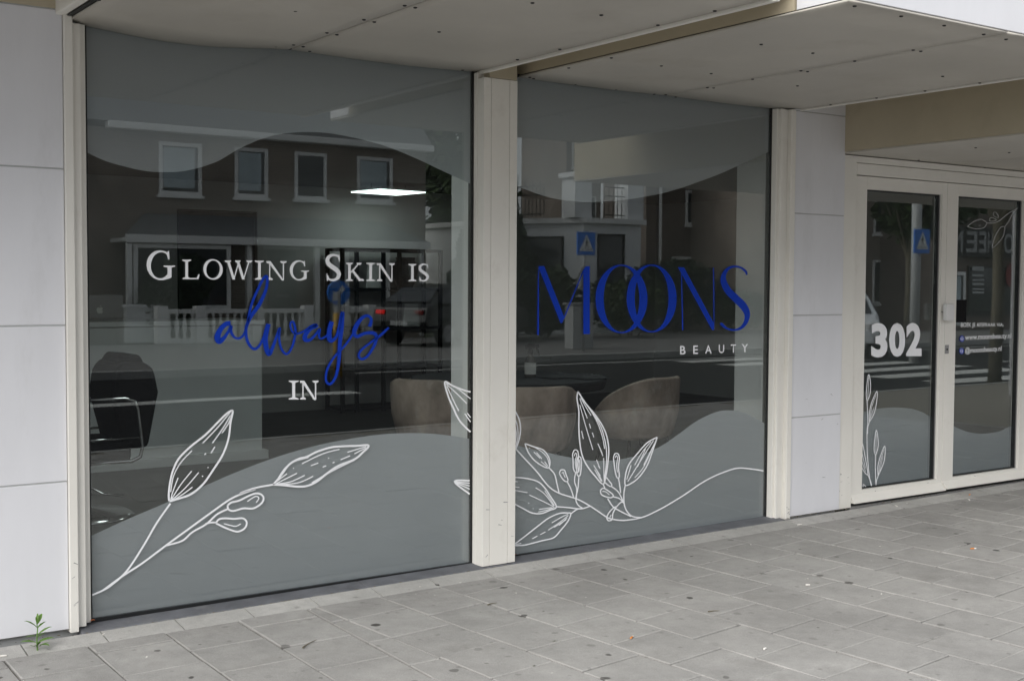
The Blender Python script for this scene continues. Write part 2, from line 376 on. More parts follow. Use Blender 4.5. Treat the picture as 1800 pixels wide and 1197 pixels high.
def tile_geo(mb, t, H=.05, ch=.0035):
    cx = sum(p[0] for p in t)/len(t); cy = sum(p[1] for p in t)/len(t)
    dz = random.uniform(-.002, .002); tx, ty = random.uniform(-.008, .008), random.uniform(-.008, .008); n = len(t); vs = []
    for (lev, k) in ((-H, 1), (-ch, 1), (0, 0)):
        for (x, y) in t:
            l = math.hypot(x-cx, y-cy); s = 1 if k else max(.5, 1-ch*1.4/l); X, Y = cx+(x-cx)*s, cy+(y-cy)*s
            vs.append((X, Y, gz(X, Y)+dz+tx*(X-cx)+ty*(Y-cy)+lev))
    fs = [tuple(range(2*n, 3*n))]
    for i in range(n):
        j = (i+1) % n; fs += [(i, j, n+j, n+i), (n+i, n+j, 2*n+j, 2*n+i)]
    mb.add(vs, fs)
rest = MB()
for i, t in enumerate(tiles):
    a = sum(t[j][0]*t[(j+1) % len(t)][1]-t[(j+1) % len(t)][0]*t[j][1] for j in range(len(t)))
    if a < 0: t = t[::-1]
    if i < 300 and tile_vis(t) > 0:
        mb = MB(); tile_geo(mb, t); mb.build('paving_tile', MT['tile'], pavement)
    else: tile_geo(rest, t)
tag(rest.build('paving_tiles', MT['tile'], pavement), kind='stuff')
for k in range(-5, 30):
    x0 = .003+k*.3005; mb = MB(); y0, y1 = -.24, -.1
    prof = [(y0, -.004), (y0+.02, -.001), (y1-.02, .010), (y1, .004)]
    vs = []
    for x in (x0+.003, x0+.2975):
        for (y, h) in prof: vs.append((x, y, gz(x, y)+h))
        vs += [(x, y1, gz(x, y1)-.05), (x, y0, gz(x, y0)-.05)]
    mb.add(vs, [(0, 6, 7, 1), (1, 7, 8, 2), (2, 8, 9, 3), (3, 9, 10, 4), (5, 11, 6, 0), (0, 1, 2, 3, 4, 5), (6, 11, 10, 9, 8, 7)])
    o = mb.build('edging_stone', MT['edge'], pavement)
for k in range(-8, 16):
    mb = MB(); x0, x1 = k*1.0+.004, k*1.0+.996
    mb.prism([(x0, -5.8, gz(x0, -5.8)-.004), (x1, -5.8, gz(x1, -5.8)-.004), (x1, -5.95, gz(x1, -5.8)-.012), (x0, -5.95, gz(x0, -5.8)-.012)], (0, 0, -.2)).build('kerb_stone', MT['kerb'], pavement)
# road markings
mk = MB().box(-50, 7.2, -11.6, -11.18, -.199, -.195); mk.build('edge_line', MT['paint'], road)
for k in range(7):
    box('zebra_stripe', MT['paint'], road, 16.4, 20.6, -7.0-k*1.25, -6.4-k*1.25, -.199, -.195)
for k in range(14): box('lane_dash', MT['paint'], road, 22+k*4.5, 24.2+k*4.5, -10.8, -10.68, -.199, -.195)
box('lane_line', MT['paint'], road, 9, 60, -14.9, -14.78, -.199, -.195)

# ================================================================== THE SHOP BUILDING
shop = empty('shop_building', (0, 0, 0), 'white panelled shop building with tall lettered windows and low canopies', 'building')
CZ, LZ = 2.436, 2.211
# bluestone sill
sm = MB()
for (x0, x1, a) in ((-.06, 1.2, 0), (1.203, 2.5, 0), (2.503, 3.92, 0)):
    z0, z1 = gz(x0, -.08), gz(x1, -.08)
    sm = MB(); sm.prism([(x0, -.10, z0-.05), (x0, .06, z0-.05), (x0, .06, z0+.016), (x0, -.012, z0+.016), (x0, -.095, z0+.008), (x0, -.10, z0+.003)], (x1-x0, 0, 0))
    for i in range(len(sm.v)):
        if sm.v[i][0] > x0+.01: sm.v[i] = (sm.v[i][0], sm.v[i][1], sm.v[i][2]+z1-z0)
    sm.build('sill_stone', MT['sill'], shop, bevel=.003)
# cladding panels (left wall)
LJ = [.062, .648, 1.257, 1.861, 2.467, 3.0]
for i in range(5):
    box('cladding_panel', MT['clad'] if i < 4 else MT['beige'], shop, -1.6, -.101, -.062, -.03, LJ[i]+.003, LJ[i+1]-.003, .002)
    box('cladding_panel', MT['clad'] if i < 4 else MT['beige'], shop, -3.1, -1.606, -.062, -.03, LJ[i]+.003, LJ[i+1]-.003, .002)
box('wall_core', MT['galv'], shop, -3.1, -.04, -.028, .25, .02, 3.0)
for z_ in LJ[1:5]: box('joint_strip', MT['galv'], shop, -3.1, -.102, -.0585, -.032, z_-.0028, z_+.0028)
# left window trim, stepped
box('trim', MT['cream'], shop, -.099, -.0665, -.078, -.02, .052, 2.62, .002)
box('trim', MT['cream'], shop, -.0655, -.031, -.055, -.02, .064, 2.425, .002)
box('trim', MT['cream'], shop, -.031, -.004, -.024, .04, .068, 2.43, .002)
# column between the windows: reveal, three front boards, head
box('trim', MT['cream'], shop, 1.8285, 1.99, -.034, .04, .066, 2.43, .002)
for (a, b) in ((1.8305, 1.8715), (1.8735, 1.9775), (1.9795, 2.0235)):
    box('column_board', MT['cream'], shop, a, b, -.088, -.035, gz(a, -.08)+.012, 2.4, .0018)
box('column_core', MT['gasket'], shop, 1.834, 2.02, -.084, -.036, .07, 2.38)
box('column_head', MT['beige'], shop, 1.864, 2.022, -.086, -.035, 2.402, 2.529, .001)
# right of window two
box('trim', MT['cream'], shop, 3.866, 3.884, -.04, .04, .07, 2.43, .002)
box('trim', MT['cream'], shop, 3.8845, 3.9145, -.058, .04, .07, 2.43, .002)
box('trim', MT['cream'], shop, 3.921, 3.946, -.05, .02, gz(3.9, -.05), 2.43, .003)
box('trim', MT['cream'], shop, 3.947, 3.985, -.078, .02, gz(3.9, -.05), 2.43, .003)
RJ = [.078, .658, 1.253, 1.841, 2.428, 2.9]
for i in range(5):
    box('cladding_panel', MT['clad'], shop, 3.988, 4.428, -.063, -.03, RJ[i]+.003, RJ[i+1]-.003, .002)
box('wall_core', MT['galv'], shop, 3.95, 4.43, -.028, .12, .02, 2.9)
for z_ in RJ[1:5]: box('joint_strip', MT['galv'], shop, 3.989, 4.427, -.0595, -.032, z_-.0028, z_+.0028)
# right of the door
for i in range(5):
    box('cladding_panel', MT['clad'], shop, 6.56, 9.3, -.063, -.03, RJ[i]+.02, min(RJ[i+1]+.014, 2.3), .002) if RJ[i] < 2.2 else None
box('wall_core', MT['alu'], shop, 6.56, 22, -.028, .12, .05, 2.3)
for i in range(4): box('cladding_panel', MT['clad'], shop, 9.306+i*3.17, 12.47+i*3.17, -.063, -.03, .12, 2.2, .002)
# upper storey over the canopies
box('upper_wall', MT['beige'], shop, -.13, 1.86, -1.76, 7.5, 2.62, 3.4)
box('upper_wall', MT['clad'], shop, -3.1, -.131, -1.76, 7.5, 2.72, 3.4)
box('upper_wall', MT['clad'], shop, 2.10, 4.02, -2.0, 7.5, 2.60, 3.4)
box('upper_wall', MT['clad'], shop, 4.45, 22, -2.5, 7.5, 2.91, 3.4)
box('upper_wall', MT['beige'], shop, 1.861, 2.092, -1.775, 7.5, 2.53, 3.3)
box('upper_wall', MT['beige'], shop, 4.021, 4.449, -1.90, 7.5, 2.62, 3.3)

def soffit_panel(parent, x0, x1, y0, y1, z, sag=0):
    mb = MB(); nx, ny = (14, 8) if sag else (1, 1); vs = []
    for j in range(ny+1):
        for i in range(nx+1):
            u, v = i/nx, j/ny; y = y0+(y1-y0)*v
            vs.append((x0+(x1-x0)*u, y, z-sag*math.sin(math.pi*u)**1.3*math.exp(-(y1-y)/.35)))
    n = len(vs); vs += [(a, b, c+.008) for a, b, c in vs]; fs = []
    W_ = nx+1
    for j in range(ny):
        for i in range(nx):
            a = j*W_+i; fs.append((a, a+W_, a+W_+1, a+1)); fs.append((n+a, n+a+1, n+a+W_+1, n+a+W_))
    def edge(a, b): fs.append((a, b, n+b, n+a))
    for i in range(nx): edge(i, i+1); edge(ny*W_+i+1, ny*W_+i)
    for j in range(ny): edge((j+1)*W_, j*W_); edge(j*W_+nx, (j+1)*W_+nx)
    return mb.add(vs, fs).build('soffit_panel', MT['soffit'], parent, smooth=bool(sag))
def screws(parent, z, pts):
    global SCREW
    for (px, py) in pts:
        q = P(px, py, 2, z)
        o = bpy.data.objects.new('screw', SCREW); link(o, parent); o.location = (q.x, q.y, z-.0015)
SCREW = MB().lathe([(.0075, .002), (.0075, -.001), (.005, -.003)], n=10).mesh('screw', MT['screw'])
# canopy one (over the first window)
c1 = box('canopy', MT['beige'], shop, -.06, 1.832, -1.9, .1, CZ+.012, 2.615)
c1['label'] = 'low canopy over the first window with screwed soffit boards'
soffit_panel(c1, -.068, .8725, -1.91, .03, CZ, .03)
soffit_panel(c1, .8835, 1.838, -1.91, .03, CZ, .008)
box('canopy_trim', MT['cream'], c1, 1.840, 1.862, -1.92, -.01, CZ-.012, CZ+.05, .004)
box('canopy_trim', MT['cream'], c1, -.125, -.088, -1.92, -.03, CZ+.012, 2.62, .006)
box('joint_backing', MT['gasket'], c1, -.086, 1.83, -1.9, .02, CZ+.0095, CZ+.0115)
k = 2.993
screws(c1, CZ, [(400+a/k, b/k) for a, b in ((357,58),(932,30),(987,41),(718,104),(772,116),(523,173),(575,183),(347,236),(398,246),(1113,168),(714,316),(984,349),(1236,369),(432,270),(254,244))] +
       [(800+a/k, b/k) for a, b in ((407,16),(769,80),(1067,133),(551,260),(328,314))] + [(1256.5, 19.5), (174, 0), (161, 45), (269, 62), (380, 74)])
# canopy two (over the second window)
c2 = box('canopy', MT['beige'], shop, 2.093, 4.03, -1.775, .1, CZ+.012, 2.595)
c2['label'] = 'low canopy over the second window reaching out beside the sky'
box('fascia', MT['clad'], c2, 2.093, 4.03, -2.032, -1.785, CZ+.012, 2.9, .002)
soffit_panel(c2, 2.092, 3.045, -2.03, .03, CZ, .004)
soffit_panel(c2, 3.053, 4.034, -2.03, .03, CZ, .003)
box('canopy_trim', MT['cream'], c2, 4.036, 4.054, -2.035, -.01, CZ-.008, CZ+.05, .004)
box('joint_backing', MT['gasket'], c2, 2.094, 4.03, -2.02, .02, CZ+.0095, CZ+.011)
screws(c2, CZ, [(1200+a/k, b/k) for a, b in ((150,387),(130,461),(163,463),(368,417),(413,234),(685,280),(622,373),(657,377),(604,452),(905,322),(1213,264),(1253,270),(1368,402),(905,33),(1150,86),(1376,135),(1584,181),(1702,207),(778,551),(1020,516),(1275,479),(1563,437),(148,535),(323,558))] +
       [(800+a/k, b/k) for a, b in ((597,358),(1085,347),(822,305),(393,407),(413,414),(634,443),(847,471),(1047,496),(1108,499),(1160,511))])
# canopy three (lower, over the entrance)
c3 = box('canopy', MT['beige'], shop, 4.424, 22, -2.55, .06, LZ+.0095, 2.9)
c3['label'] = 'lowest canopy over the glazed entrance doors'
soffit_panel(c3, 4.426, 5.473, -2.555, .03, LZ)
soffit_panel(c3, 5.479, 6.9, -2.555, .03, LZ)
soffit_panel(c3, 6.907, 22, -2.555, .03, LZ)
screws(c3, LZ, [(1580+a/7.04, 160+b/7.04) for a, b in ((950,703),(1365,762),(245,858),(1060,953),(1412,990))])

# --- vinyl drawing helpers ------------------------------------------------------------------
_layer = [0]
def catmull(pts, n=6):
    if len(pts) < 3: return pts
    out = []; p = [pts[0]]+list(pts)+[pts[-1]]
    for i in range(1, len(p)-2):
        for k in range(n):
            t = k/n; q = []
            for d in range(len(pts[0])):
                a, b, c, e = p[i-1][d], p[i][d], p[i+1][d], p[i+2][d]
                q.append(.5*((2*b)+(-a+c)*t+(2*a-5*b+4*c-e)*t*t+(-a+3*b-3*c+e)*t**3))
            out.append(tuple(q))
    out.append(tuple(pts[-1])); return out
def ribbon(mb, pts, w, yd, smooth=True, closed=False):
    """a stroke on the glass through photo positions; pts (px,py) or (px,py,width)"""
    pts = [p if len(p) == 3 else (p[0], p[1], w) for p in pts]
    if closed: pts = pts+[pts[0]]
    if smooth: pts = catmull(pts)
    _layer[0] = (_layer[0]+1) % 24; y = yd-_layer[0]*.00008
    L_, R_ = [], []
    for i, (x, yy, ww) in enumerate(pts):
        a = pts[max(i-1, 0)]; b = pts[min(i+1, len(pts)-1)]
        if closed and i in (0, len(pts)-1): a, b = pts[-2], pts[1]
        dx, dy = b[0]-a[0], b[1]-a[1]; l = math.hypot(dx, dy) or 1; nx, ny = -dy/l*ww/2, dx/l*ww/2
        L_.append(P(x+nx, yy+ny, 1, y)); R_.append(P(x-nx, yy-ny, 1, y))
    n = len(pts); mb.add(L_+R_, [(i, i+1, n+i+1, n+i) for i in range(n-1)])
def crop(ox, oy, s): return lambda *q: [(ox+a[0]/s, oy+a[1]/s)+tuple(a[2:]) for a in q]
def poly(mb, pts, yd):
    _layer[0] = (_layer[0]+1) % 24
    mb.add([P(x, y, 1, yd-_layer[0]*.00008) for x, y in pts], [tuple(range(len(pts)))])
def film(parent, pts, yd=.0125):
    """film edge to edge: polygon by photo positions, laid behind the glass as a strip mesh"""
    return MB().add([P(x, y, 1, yd) for x, y in pts], [tuple(range(len(pts)))]).build('window_film', MT['film'], parent)
def film_strip(parent, edge, zend, yd=.0125):
    e = catmull(edge, 8); top = [P(x, y, 1, yd) for x, y in e]; n = len(top)
    return MB().add(top+[Vector((q.x, yd, zend)) for q in top], [(i, i+1, n+i+1, n+i) for i in range(n-1)]).build('window_film', MT['film'], parent)

# --- window one ------------------------------------------------------------------------------
def window(label, x0, x1, z0, z1):
    fr = MB(); fr.box(x0, x0+.010, -.004, .03, z0, z1); fr.box(x1-.010, x1, -.004, .03, z0, z1)
    fr.box(x0+.010, x1-.010, -.004, .03, z0, z0+.014); fr.box(x0+.010, x1-.010, -.004, .03, z1-.014, z1)
    wd = fr.build('shop_window', MT['gasket'], shop); wd['label'] = label
    MB().box(x0+.0105, x1-.0105, 0, .008, z0+.0145, z1-.0145).build('pane', MT['glass'], wd)
    return wd
w1 = window('left shop window with white and blue lettering', -.003, 1.829, .062, 2.45)
w2 = window('right shop window with large blue name lettering', 2.0, 3.866, .066, 2.45)
YD = -.0025
film_strip(w1, [(148,266),(175,279),(200,288),(250,300),(290,303),(330,300),(380,285),(420,262),(465,243),(510,234),(560,233),(610,240),(670,255),(720,274),(770,297),(832,326)], 2.44)
film_strip(w1, [(155,944),(220,914),(300,880),(350,858),(400,836),(450,816),(502,798),(556,783),(610,772),(665,764),(716,761),(770,763),(832,772)], .07)
film_strip(w2, [(885,318),(917,331),(964,347),(1005,354),(1043,355.5),(1085,353),(1128,347),(1180,336),(1250,312),(1295,293),(1368,260)], 2.44)
film_strip(w2, [(885,775),(922,786),(970,797),(998,803),(1033,808.5),(1065,809.5),(1097,806),(1128,798),(1160,785),(1192,763.5),(1223,741),(1255,725.5),(1280,721),(1312,727),(1368,758)], .07)

# leaf drawings on window one
A = crop(0, 780, 2.871); B = crop(400, 780, 2.871); Cc = crop(150, 500, 2.852); D = crop(400, 380, 2.849); F = crop(780, 640, 3.158)
def strokes(name, parent, mat, lst, yd=YD):
    o = None
    for (pts, ww) in lst:
        mb = MB(); ribbon(mb, pts, ww*(.88 if mat is MT['white'] and ww > 2.25 else 1), yd); o = mb.build(name, mat, parent)
    return o
T, t_, h_ = 3.6, 1.9, 1.5
strokes('drawn_line', w1, MT['white'], [
    (A((452,767),(520,738),(570,705),(640,640),(720,520),(790,400),(860,300)), T),
    (A((520,738),(620,665),(720,600),(840,510),(950,430),(1060,350),(1160,280),(1230,248),(1292,228))+B((60,250),(140,222),(230,205)), T),
    (A((840,512),(920,488),(970,445),(1040,405),(1095,355),(1150,328)), 3.4), (A((1035,405),(1060,397),(1092,396)), 3.4),
    (B((0,310),(20,295),(60,285),(100,265),(140,250),(170,255),(182,275),(170,300),(130,325),(80,325),(30,338),(5,330),(0,310)), 3.6),
    (B((100,290),(140,265),(158,273),(145,295)), t_),
    (A((1090,400),(1105,380),(1140,375),(1180,378),(1225,375),(1245,395),(1235,425),(1200,442),(1160,432),(1120,415),(1090,400)), 3.6),
    (A((1130,402),(1160,410),(1190,415),(1215,403)), t_),
    (Cc((420,1085),(418,1050),(425,990),(440,930),(470,870),(530,810),(600,755),(660,695),(705,650),(735,632),(738,645),(728,690),(718,770),(690,850),(640,930),(590,1000),(530,1050),(470,1072),(422,1086)), 3.9),
    (Cc((535,832),(480,890),(442,960),(428,1040)), t_), (Cc((465,968),(438,1040),(428,1080)), t_), (Cc((533,935),(480,1000),(432,1075)), t_),
    (Cc((568,942),(500,1020),(435,1078)), t_), (Cc((537,1015),(490,1050),(440,1080)), t_), (Cc((725,642),(660,720),(588,795)), t_),
    (Cc((728,655),(690,720),(637,795)), t_), (Cc((733,660),(715,700),(685,745)), t_), (Cc((650,812),(630,845)), t_), (Cc((605,845),(597,853)), t_), (Cc((585,958),(590,963)), t_), (Cc((613,915),(617,919)), t_),
    (B((230,205),(265,165),(310,105),(360,75),(400,65),(450,40),(520,18),(580,12),(650,10),(712,8),(680,45),(640,78),(560,110),(500,150),(450,190),(400,212),(350,215),(280,208),(230,205)), 3.9),
    (B((240,195),(300,150)), t_), (B((245,200),(350,148)), t_), (B((250,202),(320,190),(390,158)), t_), (B((270,205),(360,195),(432,163)), t_),
    (B((375,100),(480,50),(565,27)), t_), (B((420,110),(458,96)), t_), (B((480,117),(498,110)), t_), (B((605,42),(700,13)), t_), (B((570,80),(618,60)), t_), (B((640,50),(698,20)), t_),
    (B((425,196),(490,158),(560,120),(640,82)), t_), (B((245,190),(290,122),(340,88),(410,68)), t_), (B((530,96),(540,92)), t_), (B((508,73),(512,71)), t_), (B((331,124),(335,122)), t_),
    (D((1217,880),(1180,870),(1130,850),(1088,830),(1105,900),(1130,960),(1160,1020),(1190,1055),(1217,1080)), 3.4),
    (D((1095,836),(1150,862),(1217,914)), t_), (D((1095,840),(1150,890),(1197,937)), t_), (D((1098,850),(1135,930),(1158,975)), t_), (D((1188,988),(1217,1030)), t_), (D((1200,985),(1217,1008)), t_),
    (B((1222,185),(1145,190),(1222,253)), 3.2), (B((1150,192),(1222,212)), t_), (B((1150,195),(1222,228)), t_), (B((1150,191),(1222,198)), t_),
])
strokes('drawn_line', w2, MT['white'], [
    (F((1775,592),(1720,583),(1640,576),(1580,590),(1500,622),(1430,660),(1350,715),(1270,765),(1190,810),(1100,850),(1000,866),(930,858),(900,845),(860,818),(810,785),(740,748),(640,715),(580,675),(520,600),(460,535),(400,470)), 2.6),
    (F((380,235),(397,262),(420,310),(426,370),(415,430),(400,470)), 2.6), (F((390,290),(408,340),(412,400),(400,460)), 1.8), (F((392,330),(402,380),(398,440)), 1.8),
    (F((450,440),(500,458),(550,475),(580,510),(590,545),(580,575),(540,560),(500,530),(470,490),(450,440)), 2.4), (F((500,458),(545,486),(575,520),(586,560)), h_),
    (F((500,487),(535,522)), h_), (F((515,490),(545,525)), h_), (F((540,540),(575,570)), h_), (F((560,540),(578,565)), h_), (F((475,465),(478,467)), h_),
    (F((585,575),(615,610),(628,660),(640,712)), 2.4),
    (F((642,605),(650,588),(670,588),(680,615),(690,645),(675,650),(655,630),(642,605)), 2.3), (F((655,605),(664,600),(668,615),(675,630)), 1.5), (F((685,650),(705,690),(722,742)), 2.4),
    (F((715,500),(725,477),(742,480),(748,510),(745,560),(748,595),(732,600),(720,580),(718,540),(715,500)), 2.3), (F((724,510),(732,492),(738,505),(730,540),(735,580)), 1.5),
    (F((738,540),(745,515),(760,518),(764,550),(760,600),(755,618),(742,615),(738,580),(738,540)), 2.3), (F((748,545),(753,530),(755,560),(750,600)), 1.5),
    (F((732,600),(726,650),(738,690),(736,745)), 2.3), (F((750,620),(745,690),(733,745),(745,780),(770,798)), 2.3),
    (F((745,152),(740,190),(750,260),(750,340),(755,430),(770,510),(800,570),(840,620),(885,665),(902,610),(912,540),(916,470),(905,400),(880,340),(840,280),(790,220),(745,152)), 2.7),
    (F((765,190),(820,262),(865,332),(890,402),(903,480),(902,560),(890,650)), 1.9), (F((760,185),(810,250),(850,318),(880,400),(893,470)), 1.6),
    (F((755,225),(790,350),(828,475)), h_), (F((755,190),(770,230),(797,300)), h_), (F((760,185),(785,230),(818,285)), h_), (F((808,330),(815,355)), h_), (F((825,380),(833,405)), h_), (F((765,370),(775,415)), h_), (F((855,440),(880,495)), h_), (F((868,470),(884,510)), h_),
    (F((848,530),(868,580)), h_), (F((832,560),(870,620)), h_), (F((850,590),(880,650)), h_), (F((888,520),(890,640)), h_), (F((858,565),(862,570)), h_), (F((838,585),(875,650)), h_),
    (F((870,700),(885,688),(910,700),(940,725),(930,740),(900,735),(875,722),(870,700)), 2.3), (F((880,705),(900,708),(920,725)), 1.5), (F((940,735),(975,745),(1000,770)), 2.3),
    (F((903,628),(920,650),(933,668),(925,678),(905,665),(890,650)), 2.3), (F((930,677),(970,710),(1000,770)), 2.3), (F((885,665),(895,690)), 2.3),
    (F((942,520),(950,497),(968,498),(975,525),(970,570),(975,620),(965,632),(955,610),(948,570),(942,520)), 2.3), (F((952,520),(958,507),(965,520),(960,560),(965,600)), 1.5), (F((970,632),(978,680),(982,715)), 2.3),
    (F((1185,405),(1130,435),(1080,490),(1035,545),(1012,600),(1008,670),(1050,655),(1090,620),(1130,560),(1160,480),(1185,405)), 2.5),
    (F((1165,422),(1090,540),(1022,650)), h_), (F((1175,430),(1110,560)), h_), (F((1040,560),(1016,640)), h_), (F((1120,470),(1075,570)), h_), (F((1160,462),(1110,570),(1060,630)), h_), (F((1150,430),(1100,490),(1060,560)), h_),
    (F((1008,670),(1000,720),(1003,780),(1020,820),(1050,845),(1100,850)), 2.4), (F((910,745),(940,790),(980,815),(1040,845)), 2.4),
    (F((960,790),(940,825),(935,860),(915,868),(905,850),(920,820),(945,795),(960,790)), 2.3), (F((922,850),(930,835)), 1.5), (F((960,790),(985,765),(1000,770)), 2.3),
    (F((380,627),(450,632),(520,650),(560,685),(590,730),(625,790),(590,810),(540,828),(490,825),(440,800),(380,768)), 2.6),
    (F((510,685),(560,720),(610,785)), h_), (F((475,725),(550,760),(610,790)), h_), (F((385,680),(420,683)), h_), (F((385,698),(465,712)), h_), (F((525,820),(575,808),(615,793)), h_), (F((560,700),(590,745),(615,785)), h_), (F((530,805),(600,795)), h_), (F((470,770),(474,772)), h_), (F((495,800),(499,802)), h_), (F((395,650),(410,652)), h_),
    (F((625,790),(690,795),(760,802),(810,788)), 2.5),
    (F((380,1008),(450,955),(520,900),(580,855),(640,828),(690,825),(705,830),(690,870),(650,920),(610,962),(540,980),(450,1003),(380,1006)), 2.5),
    (F((490,968),(520,953)), h_), (F((535,945),(565,930)), h_), (F((580,920),(640,880),(692,838)), h_), (F((612,905),(680,862)), h_), (F((600,880),(650,850),(690,832)), h_), (F((640,895),(685,852)), h_), (F((400,1000),(430,993)), h_),
    (F((705,830),(740,805),(770,800)), 2.5),
])

# --- lettering ------------------------------------------------------------------------------
def serif(mb, ch, x, base, h, wd, th, yd):
    """roman capitals in photo units: x left edge, base line, cap height, width, stem thickness"""
    tn = th*.42; top = base-h
    def q(*pts): poly(mb, list(pts), yd)
    def stem(xc, w=None, a=None, b=None):
        w = w or th; q((xc-w/2, top if a is None else a), (xc+w/2, top if a is None else a), (xc+w/2, base if b is None else b), (xc-w/2, base if b is None else b))
    def serf(xc, y, half, up):
        s = -1 if up else 1; e = h*.035+.5
        q((xc-half, y), (xc+half, y), (xc+half, y+s*e), (xc+th*.55, y+s*e*2.3), (xc-th*.55, y+s*e*2.3), (xc-half, y+s*e))
    def arc(cx, cy, rx, ry, a0, a1, fn, n=40):
        pts = []
        for i in range(n+1):
            a = R(a0+(a1-a0)*i/n); pts.append((cx+rx*math.cos(a), cy-ry*math.sin(a), fn(a)))
        ribbon(mb, pts, th, yd, smooth=False)
    st = lambda a: tn+(th*1.08-tn)*abs(math.cos(a+.25))**1.6
    if ch == 'I':
        xc = x+wd/2; stem(xc); serf(xc, base, wd/2, True); serf(xc, top, wd/2, False)
    elif ch == 'L':
        xc = x+wd*.24; stem(xc); serf(xc, base, wd*.24, True); serf(xc, top, wd*.26, False)
        q((xc, base), (xc, base-tn*1.1), (x+wd*.82, base-tn*1.1), (x+wd*.93, base-h*.25), (x+wd, base-h*.25), (x+wd*.93, base))
    elif ch == 'O': arc(x+wd/2, base-h/2, wd/2-th/2, h/2-tn/2+h*.01, 0, 360, st)
    elif ch == 'G':
        arc(x+wd*.5, base-h/2, wd*.5-th/2, h/2-tn/2+h*.01, 52, 318, st)
        q((x+wd*.74, top+h*.03), (x+wd*.80, top+h*.0), (x+wd*.815, top+h*.30), (x+wd*.775, top+h*.30), (x+wd*.70, top+h*.09))
        q((x+wd*.745, base-h*.44), (x+wd*.745+th, base-h*.44), (x+wd*.745+th, base-h*.08), (x+wd*.745, base-h*.02))
        q((x+wd*.60, base-h*.49), (x+wd*1.02, base-h*.49), (x+wd*1.02, base-h*.455), (x+wd*.745+th, base-h*.42), (x+wd*.745, base-h*.42), (x+wd*.60, base-h*.455))
    elif ch == 'W':
        for (a, b, w_) in ((.10, .32, th), (.32, .52, tn), (.46, .68, th), (.68, .90, tn)):
            ya, yb = (top, base) if w_ == th else (base, top)
            q((x+wd*a-w_/2, ya), (x+wd*a+w_/2, ya), (x+wd*b+w_/2, yb), (x+wd*b-w_/2, yb))
        serf(x+wd*.10, top, wd*.12, False); serf(x+wd*.47, top, wd*.10, False); serf(x+wd*.90, top, wd*.11, False)
    elif ch == 'N':
        xa, xb = x+wd*.17, x+wd*.84; stem(xa, tn); stem(xb, tn)
        q((x+wd*.05, top), (x+wd*.05+th*1.2, top), (xb+tn/2, base+h*.03), (xb-th*.55, base+h*.03))
        serf(xa, base, wd*.15, True); serf(xb, top, wd*.16, False); serf(x+wd*.10, top, wd*.09, False)
    elif ch == 'K':
        xc = x+wd*.2; stem(xc); serf(xc, base, wd*.2, True); serf(xc, top, wd*.2, False)
        q((x+wd*.72, top+1), (x+wd*.80, top+1), (x+wd*.34, base-h*.46), (xc, base-h*.40), (xc, base-h*.46))
        q((x+wd*.33, base-h*.53), (x+wd*.33+th*.7, base-h*.60), (x+wd*.92, base), (x+wd*.74, base))
        serf(x+wd*.75, top, wd*.14, False); serf(x+wd*.87, base, wd*.16, True)
    elif ch == 'S':
        m = [(.84, .20, .5), (.80, .09, .55), (.60, .035, .6), (.42, .04, .75), (.24, .10, .95), (.15, .22, 1.1), (.22, .36, 1.2), (.45, .48, 1.25), (.70, .60, 1.25), (.83, .74, 1.1), (.76, .88, .9), (.58, .955, .7), (.40, .965, .6), (.22, .92, .55), (.15, .80, .5)]
        ribbon(mb, [(x+wd*a, top+h*b, max(tn, th*.85*c)) for a, b, c in m], th, yd)
        q((x+wd*.80, top+h*.02), (x+wd*.86, top+h*.02), (x+wd*.88, top+h*.28), (x+wd*.83, top+h*.28))
        q((x+wd*.10, base-h*.28), (x+wd*.15, base-h*.28), (x+wd*.19, base+h*.0), (x+wd*.12, base+h*.0))
for (ch, x, b, h, wd, th) in (('G', 258, 492, 51, 49, 7), ('L', 321, 491, 34.5, 30, 4.8), ('O', 357.5, 491.2, 35, 34, 5), ('W', 396, 491.5, 33.5, 47, 4.8), ('I', 448, 491.8, 33.5, 16, 4.8), ('N', 468, 492.2, 33, 36, 4.8), ('G', 509.5, 492.8, 34.5, 33, 5),
                              ('S', 571, 494, 47, 30, 7.4), ('K', 608, 494, 32, 31, 4.8), ('I', 644, 494.2, 32, 15, 4.8), ('N', 662, 494.4, 31.5, 32, 4.8), ('I', 718, 494.6, 30.5, 14, 4.6), ('S', 735, 494.8, 31, 20, 5)):
    mb = MB(); serif(mb, ch, x, b, h, wd, th, YD); mb.build('letter', MT['white'], w1)
for (ch, x, wd) in (('I', 507.5, 17.5), ('N', 527, 33)):
    mb = MB(); serif(mb, ch, x, 702, 33, wd, 5.2, YD); mb.build('letter', MT['white'], w1)
